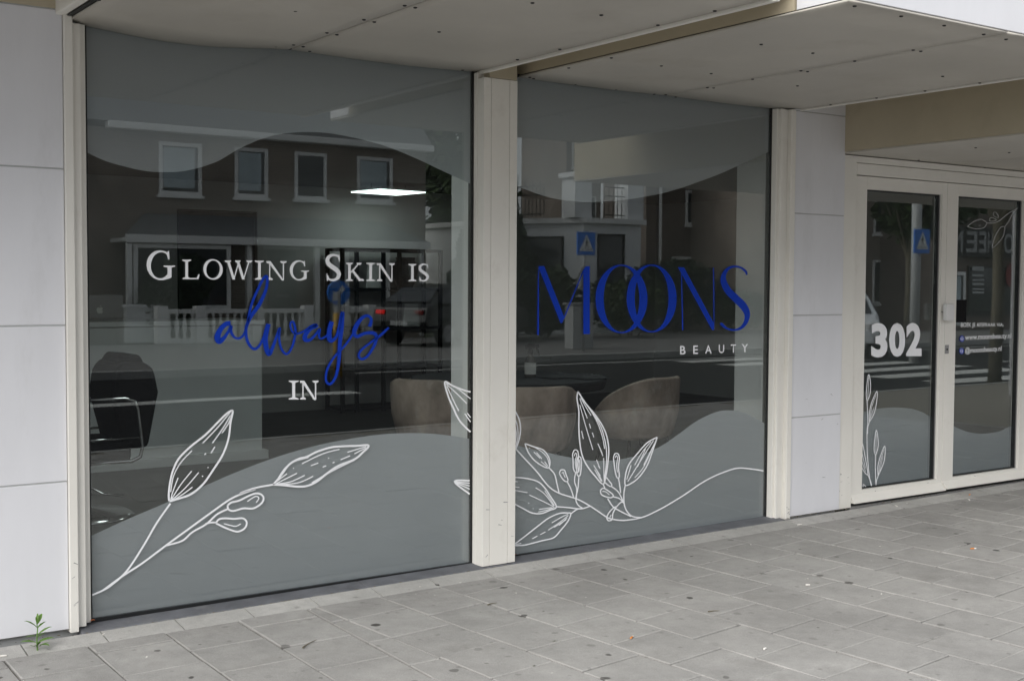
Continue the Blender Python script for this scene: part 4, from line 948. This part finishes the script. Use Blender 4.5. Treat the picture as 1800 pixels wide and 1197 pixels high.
gw = MB().box(0, q2.x-q.x, -.12, .12, 0, .85).box(-.04, q2.x-q.x+.04, -.16, .16, .85, .93).build('garden_wall', MT['render'], None, loc=(q.x, -25.2, -.07)); tag(gw, 'low grey garden wall left of the white balustrade', 'wall')

# ---- white corner house with roof terrace railing
HW = 25.5; yW = -HW
cx0, cxc, cx1 = V(880, 480, HW+2.4).x, V(1025, 480, HW).x, V(1126, 480, HW).x; cz = V(1025, 392, HW).z
hW = empty('white_house', (cxc, yW, -.07), 'white rendered corner house with a railed flat roof', 'house')
R_(MB().prism([(cx0, yW-2.6, -.2), (cxc, yW, -.2), (cx1, yW, -.2), (cx1, yW-8, -.2), (cx0, yW-8, -.2)], (0, 0, cz+.2)).build('wall', MT['render'], hW))
R_(MB().prism([(cx0-.1, yW-2.45, cz), (cxc, yW+.16, cz), (cx1+.1, yW+.16, cz), (cx1+.1, yW-8, cz), (cx0-.1, yW-8, cz)], (0, 0, .16)).build('cornice', MT['wpaint'], hW))
x0, x1, z0, z1 = rect(1050, 411, 1097, 505, HW); R_(frame_window(hW, x0, x1, z0-.3, z1, yW, t=.06, mat='iron'))
vx = cxc-cx0; ang = math.atan2(2.6, vx); L_ = math.hypot(vx, 2.6)
wroot = frame_window(hW, L_*.32, L_*.78, .75, z1-.02, 0, t=.06, mat='iron'); wroot.location = (cx0-cxc, -2.6, 0); wroot.rotation_euler = (0, 0, ang)
def railing(parent, p0, p1):
    d = Vector(p1)-Vector(p0); n_ = max(4, int(d.length/.16)); rl = MB()
    for z_ in (.12, .72, 1.0): rl.tube([Vector(p0)+Vector((0, 0, z_)), Vector(p1)+Vector((0, 0, z_))], .022, 6)
    for i in range(n_+1):
        q_ = Vector(p0)+d*(i/n_); rl.tube([q_+Vector((0, 0, .02)), q_+Vector((0, 0, 1.18 if i % 2 else .95))], .014, 5)
    return rl.build('railing', MT['iron'], parent)
zt = cz+.165+.07
railing(hW, (cx0-cxc+.3, -2.5, zt), (-.9, -.85, zt)); railing(hW, (.95, -.15, zt), (cx1-cxc-.5, -.15, zt))
for (x_, y_) in ((0, -.35), (cx1-cxc-.25, -.3), (cx0-cxc+.15, -2.6)):
    MB().box(x_-.33, x_+.33, y_-.33, y_+.33, zt, zt+1.25).box(x_-.42, x_+.42, y_-.42, y_+.42, zt+1.25, zt+1.40).build('terrace_pillar', MT['render'], hW)
# ---- dark house right of it
hB = empty('brick_house', (V(1230, 500, 28).x, -28, -.07), 'dark brick house with a white three part upper window', 'house')
xb0, xb1 = V(1135, 480, 28).x, V(1420, 480, 28).x; zb = V(1230, 285, 28).z
R_(box('wall', MT['brickB'], hB, xb0, xb1, -30.4, -28, -.2, zb)); R_(box('gutter', MT['iron'], hB, xb0, xb1, -28, -27.7, zb-.1, zb+.06))
R_(MB().prism([(xb0, -27.8, zb+.06), (xb0, -29.2, zb+1.3), (xb0, -30.6, zb+.06)], (xb1-xb0, 0, 0)).build('roof', MT['roof'], hB))
x0, x1, z0, z1 = rect(1205, 335, 1280, 399, 28); R_(frame_window(hB, x0, x1, z0, z1, -28, mull=(x0+(x1-x0)*.33,), t=.09))
x0, x1, z0, z1 = rect(1180, 452, 1298, 534, 28); R_(frame_window(hB, x0, x1, z0, z1, -28, mull=((x0+x1)/2,), trans=(z0+(z1-z0)*.76,), t=.11))
q = V(1160, 470, 27.9); R_(MB().tube([(q.x, -27.9, 0), (q.x, -27.9, zb-.4), (q.x-.3, -27.85, zb-.1)], .06, 8).build('downpipe', MT['wpaint'], hB))
# ---- tall dark house behind the terrace
hT = empty('tall_house', (V(1010, 500, 46).x, -46, -.07), 'tall dark brick house rising behind the white corner house', 'house')
xt0, xt1 = V(996, 300, 46).x, V(1056, 300, 46).x; zt_ = V(1000, 215, 46).z
R_(box('wall', MT['brickB'], hT, xt0, xt1, -50, -46, -.2, zt_)); R_(MB().prism([(xt0-.2, -45.8, zt_), (xt0-.2, -48, zt_+2.2), (xt0-.2, -50.2, zt_)], (xt1-xt0+.4, 0, 0)).build('roof', MT['roof'], hT))
for i in range(2):
    x_ = xt0+(xt1-xt0)*(.15+.45*i)
    for z_ in (1.2, 4.4, 7.4): R_(frame_window(hT, x_, x_+(xt1-xt0)*.25, z_, z_+1.6, -46))
# ---- row of dark houses closing the street to the left and right
def plain_house(x0, x1, y, zt, label, wall='brickA', wins=()):
    h = empty('terrace_house', ((x0+x1)/2, y, -.07), label, 'house')
    R_(box('wall', MT[wall], h, x0, x1, y-8, y, -.2, zt)); R_(box('gutter', MT['wpaint'], h, x0, x1, y+.005, y+.3, zt-.1, zt+.08))
    R_(MB().prism([(x0, y+.25, zt+.08), (x0, y-4, zt+3.8), (x0, y-8.2, zt+.08)], (x1-x0, 0, 0)).build('roof', MT['roof'], h))
    n_ = max(1, int((x1-x0)/2.6)); 
    for i in range(n_):
        a_ = x0+(x1-x0)*(i+.25)/n_; b_ = a_+1.3
        R_(frame_window(h, a_, b_, 3.2, 4.6, y)); R_(frame_window(h, a_, b_, .8, 2.3, y))
    return h
plain_house(xA0-16, xA0-3.1, -27.4, 5.4, 'terraced brick house at the far left across the street')
plain_house(-22, xA0-16.1, -27.2, 5.6, 'terraced brick house beyond the left end of the row')
# ---- shop with large letters, mirrored in the right door leaf
HP = 20.5; yP = -HP
xp0, xp1 = V(1655, 480, HP).x, V(1990, 480, HP).x
sh = empty('corner_shop', ((xp0+xp1)/2, yP, -.07), 'low dark shop building with big pale fascia letters', 'shop')
zl0, zl1 = V(1735, 445, HP).z, V(1735, 409, HP).z
R_(box('wall', MT['brickB'], sh, xp0, xp1, yP-10, yP, -.2, zl1+1.6)); R_(box('fascia', MT['idark'], sh, xp0, xp1, yP+.005, yP+.2, zl0-.15, zl1+.15))
for i, c_ in enumerate('NEEHTOR'):
    pxs = ((1662, 1683), (1689, 1708), (1711, 1724), (1726, 1735), (1738, 1752), (1754, 1770), (1771, 1786))[i]
    me = text_mesh(c_, .02); a_, b_ = V(pxs[0], 428, HP).x, V(pxs[1], 428, HP).x
    xs_ = [v.co.x for v in me.vertices]; ys_ = [v.co.y for v in me.vertices]
    for v in me.vertices:
        u = (v.co.x-min(xs_))/(max(xs_)-min(xs_)); s_ = (v.co.y-min(ys_))/(max(ys_)-min(ys_)); v.co = (b_-(b_-a_)*u if True else 0, yP+.235, zl0+(zl1-zl0)*s_)
    me.materials.clear(); me.materials.append(MT['alu']); R_(link(bpy.data.objects.new('fascia_letter', me), sh))
x0, x1, z0, z1 = rect(1668, 478, 1694, 600, HP); R_(frame_window(sh, x0, x1, .1, z1, yP, curtain=True, t=.12, sill=False))
x0, x1, z0, z1 = rect(1702, 468, 1790, 575, HP); R_(frame_window(sh, x0, x1, .5, z1, yP, mull=(x0+(x1-x0)*.5,), t=.06, mat='iron'))
for (py, hh) in ((472, 8), (484, 4), (492, 3), (499, 4), (508, 3), (514, 4)):
    x0, x1, z0, z1 = rect(1712, py-hh/2, 1732, py+hh/2, HP-.1); R_(box('window_print', MT['galv'], sh, x0, x1, yP+.052, yP+.06, z0, z1))
x0, x1, z0, z1 = rect(1770, 462, 1786, 505, HP-.1); R_(MB().prism([((x0+x1)/2+(x1-x0)/2*math.cos(a*.524), yP+.052, (z0+z1)/2+(z1-z0)/2*math.sin(a*.524)) for a in range(12)], (0, .01, 0)).build('red_poster', MT['red'], sh))
# wall in the left door leaf
q0, q1 = V(1440, 480, 22).x, V(1652, 480, 22).x
gh = plain_house(q0, q1, -23, 5.2, 'brown brick house behind the street tree', 'brickA')
for o in [c for c in gh.children if c.name.startswith('window')][:0]: pass

nb = empty('shading_building', (17.5, -2.2, 0), 'unseen pale building added beyond the entrance to shade the paving', 'building')  # unseen block added to darken the paving towards the entrance
R_(box('wall', MT['clad'], nb, 13, 22, -4.4, -2.6, -.1, 3.6)); R_(box('parapet', MT['cream'], nb, 12.95, 22.05, -4.45, -2.55, 3.6, 3.75))
R_(frame_window(nb, 14, 20.5, .2, 2.6, -4.45, mull=(16.1, 18.3), t=.08, sill=False))
# ---- signs and posts
def crossing_sign(loc, label, polew, h, s=.52):
    sg = empty('crossing_sign', loc, label, 'road sign')
    zc = h
    MB().tube([(0, -.06, 0), (0, -.06, zc+s*.5 if polew < .1 else zc+1.2)], polew/2, 14).build('pole', MT['galv'], sg, smooth=True)
    bd = MB().box(-s/2, s/2, .0+polew*.5-.05, .04+polew*.5-.05, zc-s/2, zc+s/2).build('board', MT['signblue'], sg, bevel=.006); y = .041+polew*.5-.05
    MB().prism([(-s*.40, y, zc-s*.33), (s*.40, y, zc-s*.33), (0, y, zc+s*.40)], (0, .003, 0)).build('triangle', MT['signwhite'], bd)
    y += .0035; f = MB(); c = lambda x_, z_: (x_*s, y, zc+z_*s)
    f.prism([c(.03*math.cos(a*.785), .2+.035*math.sin(a*.785)) for a in range(8)], (0, .002, 0))
    for pts in (((-.035, .15), (.035, .15), (.03, -.02), (-.03, -.02)), ((-.03, -.02), (.0, -.02), (-.06, -.2), (-.1, -.2)), ((0, -.02), (.03, -.02), (.11, -.19), (.07, -.19)), ((-.035, .15), (-.02, .15), (-.09, .02), (-.11, .03)), ((.02, .15), (.035, .15), (.11, .03), (.09, .02))):
        f.prism([c(*p_) for p_ in pts], (0, .002, 0))
    f.build('walking_figure', MT['black'], bd)
    for k_ in range(5):
        x_ = -.27+.125*k_; MB().prism([c(x_, -.29), (c(x_+.06, -.29)), (c(x_+.06+(.02 if k_ < 2 else -.02 if k_ > 2 else 0), -.22)), (c(x_+(.02 if k_ < 2 else -.02 if k_ > 2 else 0), -.22))], (0, .0015, 0)).build('stripe', MT['black'], bd)
    return sg
q = V(1020, 612, 16.4); zs = V(1030, 428, 16.4).z
crossing_sign((V(1030, 428, 16.4).x, -16.4, -.07), 'blue zebra crossing sign on a thin post by the white house', .06, zs+.07, .5)
ys = 11.4; zs = V(1624, 425, ys).z
crossing_sign((V(1615, 425, ys).x, -ys, -.2), 'blue zebra crossing sign on a thick pale lamp column', .20, zs+.2, .5)
# keep-left style bollard with round blue sign
yb = 14.2; q = V(594, 600, yb); zs = V(594, 515, yb).z
bl_ = empty('island_bollard', (q.x, -yb, -.2), 'yellow traffic post with a round blue arrow sign', 'road sign')
MB().tube([(0, 0, 0), (0, 0, zs-.15)], .075, 14).build('post', MT['yellow'], bl_, smooth=True)
MB().tube([(0, .0, zs+.2), (0, .05, zs+.2)], .21, 28).build('disc', MT['signblue'], bl_)
MB().prism([(-.13, .051, zs+.06), (.05, .051, zs+.08), (0, .051, zs+.13), (.12, .051, zs+.27), (.06, .051, zs+.33), (-.06, .051, zs+.19), (-.11, .051, zs+.24)], (0, .003, 0)).build('arrow', MT['signwhite'], bl_)
MB().tube([(0, 0, zs-.16), (0, 0, zs+.2)], .06, 12).build('neck', MT['galv'], bl_)
# utility cabinet and tall slim loop stand near the white house
q = V(1000, 600, 17.2)
cb_ = empty('utility_cabinet', (V(1018, 560, 17.6).x, -17.6, -.07), 'grey street cabinet with flat lid beside the crossing sign', 'cabinet')
MB().box(-.3, .3, -.16, .16, 0, 1.0).build('body', MT['galv'], cb_, bevel=.01); MB().box(-.34, .34, -.2, .2, 1.0, 1.06).build('lid', MT['alu'], cb_, bevel=.01); MB().box(-.02, .0, .16, .17, .1, .92).build('door_gap', MT['iron'], cb_)

# ---- cars
def car(loc, rz, paint, label, lit=False):
    c = empty('parked_car', loc, label, 'car', None, rz); L2 = 2.1
    prof = [(-2.08, .35), (-2.1, .62), (-2.02, .86), (-1.55, .95), (-1.35, .98), (-.95, 1.38), (-.5, 1.47), (.55, 1.48), (1.2, 1.40), (1.78, 1.02), (2.0, .92), (2.08, .6), (2.05, .34)]
    mb = MB(); wid = lambda z: .86 if z < .75 else .86-.03*(z-.75)/.25 if z < 1.0 else .83-.24*(z-1.0)/.48
    vs = [(x, -wid(z), z) for x, z in prof]+[(x, wid(z), z) for x, z in prof]; n = len(prof)
    fs = [tuple(range(n)), tuple(reversed(range(n, 2*n)))]+[(i, n+i, n+(i+1) % n, (i+1) % n) for i in range(n)]
    mb.add(vs, fs).build('body', paint, c, bevel=.05)
    for s in (-1, 1):
        for pts in (((-1.28, 1.0), (-.92, 1.34), (-.02, 1.4), (-.02, 1.0)), ((.04, 1.0), (.04, 1.4), (1.12, 1.34), (1.55, 1.02))):
            MB().prism([(x, s*(wid(z)+.012), z) for x, z in pts], (0, -s*.01, 0)).build('side_window', MT['carglass'], c)
        for x in (-1.3, 1.32):
            wl = MB().tube([(x, s*.70, .31), (x, s*.88, .31)], .31, 22).build('wheel', MT['tyre'], c); MB().tube([(x, s*.881, .31), (x, s*.89, .31)], .2, 16).build('rim', MT['rim'], wl)
        MB().box(1.99, 2.09, s*.6-.12, s*.6+.12, .76, .86).build('tail_light', MT['tail'] if lit and s > 0 else MT['red'], c, bevel=.02)
        MB().box(-2.09, -1.98, s*.55-.16, s*.55+.16, .66, .8).build('headlight', MT['wpaint'], c, bevel=.02)
    MB().prism([(1.28, -.56, 1.37), (1.28, .56, 1.37), (1.76, .68, 1.04), (1.76, -.68, 1.04)], (.015, 0, .015)).build('rear_window', MT['carglass'], c)
    MB().prism([(-1.0, -.56, 1.36), (-1.0, .56, 1.36), (-1.36, .7, 1.0), (-1.36, -.7, 1.0)], (-.015, 0, .012)).build('windscreen', MT['carglass'], c)
    MB().box(2.07, 2.085, -.26, .26, .5, .61).build('number_plate', MT['galv'], c)
    return c
q = V(735, 600, 20.0); car((q.x+1.6, -21.0, -.07), R(160), MT['carA'], 'dark grey car with a glowing red tail light', True)
q = V(1474, 590, 14.5); car((q.x, -14.5, -.2), R(-41), MT['carB'], 'white car driving past beyond the zebra crossing')

# ---- trees, shrubs, hedges
def leaves(name, parent, blobs, n, size, m_):
    mb = MB(); rr = random.random
    for _ in range(n):
        (cx, cy, cz_, rx, ry_, rz_) = random.choice(blobs)
        while True:
            a_, b_, c_ = rr()*2-1, rr()*2-1, rr()*2-1
            l = a_*a_+b_*b_+c_*c_
            if .25 < l < 1: break
        p_ = Vector((cx+a_*rx, cy+b_*ry_, cz_+c_*rz_)); u_ = Vector((rr()-.5, rr()-.5, rr()-.5)).normalized(); v_ = u_.orthogonal().normalized()
        s_ = size*(.6+.8*rr()); mb.add([p_-u_*s_, p_+v_*s_*.6, p_+u_*s_, p_-v_*s_*.6], [(0, 1, 2, 3)])
    return mb.build(name, m_, parent)
def tree(loc, h, rad, label, trunk=.12, m_='leafA', n=2600, clear=2.4, size=.16):
    t = empty('street_tree', loc, label, 'tree'); random.seed(int(abs(loc[0]*97)+h*13))
    MB().tube([(0, 0, -.1), (.03, .02, clear*.5), (-.02, .03, clear), (.05, 0, h*.7)], [trunk, trunk*.85, trunk*.75, trunk*.25], 10).build('trunk', MT['bark'], t, smooth=True)
    bl = []
    for i in range(9):
        a_ = i*2.4; r_ = rad*.55*math.sqrt((i+.5)/9); z_ = clear+rad*.5+(h-clear-rad*.4)*((i*.37) % 1); bl.append((r_*math.cos(a_), r_*math.sin(a_), z_, rad*.5, rad*.5, rad*.42))
        MB().tube([(0, .02, clear*.9), (r_*.5*math.cos(a_), r_*.5*math.sin(a_), (clear+z_)/2), (r_*math.cos(a_), r_*math.sin(a_), z_)], [trunk*.4, trunk*.25, trunk*.1], 6).build('limb', MT['bark'], t)
    leaves('crown', t, bl, n, size, MT[m_]); return t
def conifer(loc, h, rad, label, n=2200):
    t = empty('conifer', loc, label, 'tree'); random.seed(int(abs(loc[0]*31)+h*7))
    MB().tube([(0, 0, -.1), (0, 0, h*.95)], [.12, .02], 8).build('trunk', MT['bark'], t)
    bl = [(math.cos(i*2.4)*rad*.45*(1-i/14), math.sin(i*2.4)*rad*.45*(1-i/14), .4+(h-.5)*i/14, rad*(1-i/15)*.6, rad*(1-i/15)*.6, h*.07) for i in range(14)]
    leaves('crown', t, bl, n, .13, MT['leafB']); return t
def shrub(loc, w_, d_, h, label, m_='leafA', n=1500):
    t = empty('shrub', loc, label, 'shrub'); random.seed(int(abs(loc[0]*53)))
    bl = [(random.uniform(-w_/2, w_/2)*.8, random.uniform(-d_/2, d_/2)*.6, h*random.uniform(.3, .72), w_*.28, d_*.4, h*.3) for _ in range(9)]
    for b_ in bl[:4]: MB().tube([(b_[0]*.3, 0, -.05), (b_[0], b_[1], b_[2])], [.03, .012], 6).build('stem', MT['bark'], t)
    leaves('foliage', t, bl, n, .09, MT[m_]); return t
def gl_(px, yv): return (V(px, 560, yv).x, -yv, -.07)
conifer(gl_(818, 21.5), 2.9, .9, 'dark conifer between the brick house and the column')
conifer(gl_(905, 22), 3.4, 1.4, 'spreading conifer left of the white corner house')
shrub(gl_(955, 22.5), 2.2, 1.2, 2.0, 'dark shrub under the first window of the white house')
shrub(gl_(1105, 22), 2.9, 1.4, 1.6, 'wide dark shrub under the right window of the white house')
shrub(gl_(1200, 23.5), 4.5, 1.6, 2.3, 'tall clipped shrub in front of the dark brick house', 'leafB', 2600)
shrub(gl_(300, 25.3), 2.2, .9, 2.2, 'rounded dark shrub standing behind the white balustrade', 'leafB', 2200)
shrub(gl_(1285, 23), 2.4, 1.2, 1.4, 'low shrub below the lower window of the dark house')
tree((V(1748, 660, 6.6).x, -6.6, -.08), 8.5, 3.3, 'slim street tree by the near kerb before the lettered shop', .11, n=9000, size=.2, clear=2.6)
tree((V(1595, 600, 17.5).x, -17.5, -.07), 6.2, 2.6, 'leafy street tree before the brown brick house on the right', .14, n=3200)
tree(gl_(795, 40), 9, 3.6, 'distant broad tree between the brick house and the column', .2, n=3200, size=.22)
tree((-9, -18, -.07), 7.5, 3.0, 'broad street tree at the far left across the road', .18, n=2600)

# ================================================================== SMALL THINGS ON THE PAVEMENT
q = G(66, 1143)
wd_ = empty('weed', (q.x, q.y, gz(q.x, q.y)), 'small green weed growing at the foot of the left white panels', 'plant')
random.seed(5)
st1 = [(0, 0, 0), (-.002, 0, .04), (.002, .003, .085), (-.003, .004, .115)]
MB().tube(st1, [.0028, .0024, .002, .001], 6).build('stem', MT['weed'], wd_)
def leaf(base, ang, el, ln, wdt):
    d = Vector((math.cos(ang)*math.cos(el), math.sin(ang)*math.cos(el), math.sin(el))); s = d.cross(Vector((0, 0, 1))).normalized(); b0 = Vector(base); up = Vector((0, 0, 1))
    pts = []; 
    for (t, wk, dr) in ((0, .15, 0), (.25, .8, .02), (.5, 1, .0), (.8, .55, -.08), (1, .05, -.2)): 
        c_ = b0+d*ln*t+up*dr*ln; pts.append((c_-s*wdt*wk/2, c_+up*-.15*wdt*wk, c_+s*wdt*wk/2))
    vs = [p_ for tr in pts for p_ in tr]; fs = []
    for i in range(4):
        for j in range(2): fs.append((i*3+j, i*3+j+1, i*3+j+4, i*3+j+3))
    return MB().add(vs, fs).build('leaf', MT['weed'], wd_, smooth=True)
for (zi, an, el, ln, wt) in ((.03, .1, .3, .07, .028), (.03, 3.0, .35, .065, .026), (.06, -.1, .6, .065, .024), (.09, 2.9, .7, .06, .022), (.1, .8, .9, .055, .02), (.02, -1.0, .3, .06, .024), (.05, 0.2, .5, .045, .012), (.055, 3.2, .25, .045, .012), (.085, .6, .45, .055, .012), (.085, 3.4, .9, .04, .01), (.11, 1.2, 1.1, .04, .009), (.11, -.4, 1.0, .042, .009), (.012, -.2, .5, .05, .012), (.012, 3.4, .55, .04, .013), (.02, -1.4, .7, .045, .013), (.015, -2.2, .6, .035, .012), (.1, 4.2, 1.2, .045, .008)):
    leaf((0, 0, zi), an, el, ln, wt)
def tuft(px, py, sc, label):
    q = G(px, py); t = MB(); random.seed(int(px))
    for _ in range(70):
        a_, r_ = random.random()*6.28, abs(random.gauss(0, .5)); b0 = Vector((q.x+math.cos(a_)*r_*sc, q.y+math.sin(a_)*r_*sc*.5, gz(q.x, q.y)-.002)); d = Vector((random.gauss(0, .4), random.gauss(0, .4), 1)).normalized()*sc*random.uniform(.2, .5); s_ = d.orthogonal().normalized()*sc*.06
        t.add([b0-s_, b0+s_, b0+d], [(0, 1, 2)])
    tag(t.build('moss_tuft', MT['moss']), label, 'moss', 'moss in the paving joints')
tuft(975, 1127, .022, 'green moss tuft in a paving joint below the right window')
tuft(939, 1169, .012, 'tiny moss tuft in the joint at the bottom of the picture')
tuft(1387, 1100, .014, 'thin line of moss in a joint at the right')
tuft(497, 1134, .009, 'speck of moss in the joint below the left window')
def butt(px, py, ln, rz, label, orange=False, r=.0038):
    q = G(px, py); e = empty('cigarette_butt', (q.x, q.y, gz(q.x, q.y)+r+.0005), label, 'cigarette butt', 'cigarette butts on the pavement', rz)
    MB().tube([(-ln/2, 0, 0), (ln*.1, 0, 0)], r, 8).build('filter', MT['orange'] if orange else MT['butt'], e); MB().tube([(ln*.1, 0, 0), (ln/2, .001, -.0005)], [r*.98, r*.8], 8).build('paper', MT['butt'], e)
for (px, py, ln, rz, lab, og) in ((160, 1111, .03, .2, 'white cigarette butt at the left end of the sill', 0), (221, 1102, .032, .1, 'white crushed butt against the sill right of the rusty spot', 0), (183, 1116, .018, .6, 'tiny white butt below the left sill corner', 0), (6, 1154, .022, -.3, 'white butt at the lower left picture edge', 0),
                          (1111, 1121, .028, .5, 'orange filter stuck in a paving joint in the middle', 1), (1406, 923, .03, -.2, 'pale butt near the foot of the right white panels', 0), (1705, 870, .03, .3, 'orange tipped butt in front of the right door leaf', 1), (1703, 879, .026, .9, 'white butt just below the orange tipped one', 0),
                          (1711, 965, .034, -.3, 'orange filtered butt lying on the dark paving at the right', 1), (1420, 1029, .02, -.5, 'small white butt on the paving joint at right', 0), (1345, 1141, .016, .2, 'white fleck on the paving below the right panels', 0), (1575, 890, .03, 1.1, 'white butt by the door threshold', 0)):
    butt(px, py, ln, rz, lab, bool(og))
for (px, py, sc, lab) in ((162, 1093, .012, 'dry rust coloured leaf in the corner of the left sill'), (906, 976, .008, 'dry red leaf scrap at the foot of the column')):
    q = P(px, py, 1, -.03); mb = MB(); n = 8
    pts = [(q.x+sc*math.cos(a*.785)*random.uniform(.7, 1.1), -.03+sc*.5*math.sin(a*.785), q.z+sc*(.3*math.sin(a*1.3)+.5)) for a in range(n)]
    mb.add([(q.x, -.03, q.z+sc)]+pts, [(0, i+1, (i+1) % n+1) for i in range(n)]); tag(mb.build('dry_leaf', MT['leafbrown']), lab, 'leaf')
for (px, py, ln, rz, lab) in ((545, 1132, .11, .55, 'thin dark twig lying on the pavers below the left window'), (866, 1062, .05, -.1, 'short dark twig on the pavers below the column'), (1255, 1075, .05, -.5, 'curved dark twig on the pavers in the middle')):
    q = G(px, py); tw = MB().tube([(-ln/2, -.004, .003), (-ln/3, .001, .003), (0, .004, .004), (ln/2, .006, .003)], [.0035, .0028, .002, .001], 6).build('twig', MT['bark'], None, loc=(q.x, q.y, gz(q.x, q.y)), rot=(0, 0, rz)); tag(tw, lab, 'twig')

random.seed(9)
for (nm, m_, n_, sz, lab, xr) in (('shadow_grit', 'joint', 900, .006, 'brown specks added as contact shadow along the facade foot', (-1.5, 7)), ('shadow_leaf_crumbs', 'bark', 380, .008, 'dark leaf crumbs added as contact shadow along the facade foot', (-1.5, 7)), ('paper_crumbs', 'butt', 46, .006, 'pale crumbs scattered over the pavement', (-.6, 7))):  # dark debris along the wall foot stands in for its contact shadow
    mb = MB()
    for _ in range(n_):
        x = random.uniform(*xr); base = -.063 if (x < -.1 or x > 3.95) else -.102
        y = base-abs(random.gauss(0, .012 if nm != 'paper_crumbs' else .9)); y = min(y, base-.002)
        if nm == 'shadow_grit' and math.sin(x*3.1)+math.sin(x*7.7+1) < -.2: continue
        z = gz(x, y)+(.006 if y > -.235 else .001); k = sz*random.uniform(.3, 1.1); a = random.random()*6.28
        c, s_ = math.cos(a)*k, math.sin(a)*k
        mb.add([(x-c, y-s_, z), (x+s_*.6, y-c*.6, z), (x+c, y+s_, z), (x, y, z+k*.5)], [(0, 1, 3), (1, 2, 3), (2, 0, 3)])
    tag(mb.build(nm, MT[m_]), lab, 'litter', kind='stuff')

random.seed(21)
for (x0, x1, z0, z1, y, n_) in ((4.44, 4.54, .12, .3, -.0522, 7), (-.097, -.068, .08, .5, -.0783, 5), (1.85, 2.02, .09, .4, -.0882, 6), (4.6, 5.4, .108, .16, -.0346, 6), (5.5, 6.3, .108, .16, -.0346, 6), (3.95, 3.984, .1, .35, -.0783, 4), (-1.2, -.15, .1, .9, -.0623, 12), (4.0, 4.42, .12, .8, -.0633, 6)):
    for _ in range(n_):
        x, z = random.uniform(x0, x1), random.uniform(z0, z1); l = random.uniform(.006, .03); a = random.uniform(-.5, .5); h = random.uniform(.0006, .0022)
        c, d = math.cos(a)*l/2, math.sin(a)*l/2
        MB().prism([(max(x0, x-c), y, z-d-h), (min(x1, x+c), y, z+d-h*.4), (min(x1, x+c*.8), y, z+d+h), (max(x0, x-c*.7), y, z-d+h)], (0, .0006, 0)).build('scuff_mark', MT['alu'], shop)
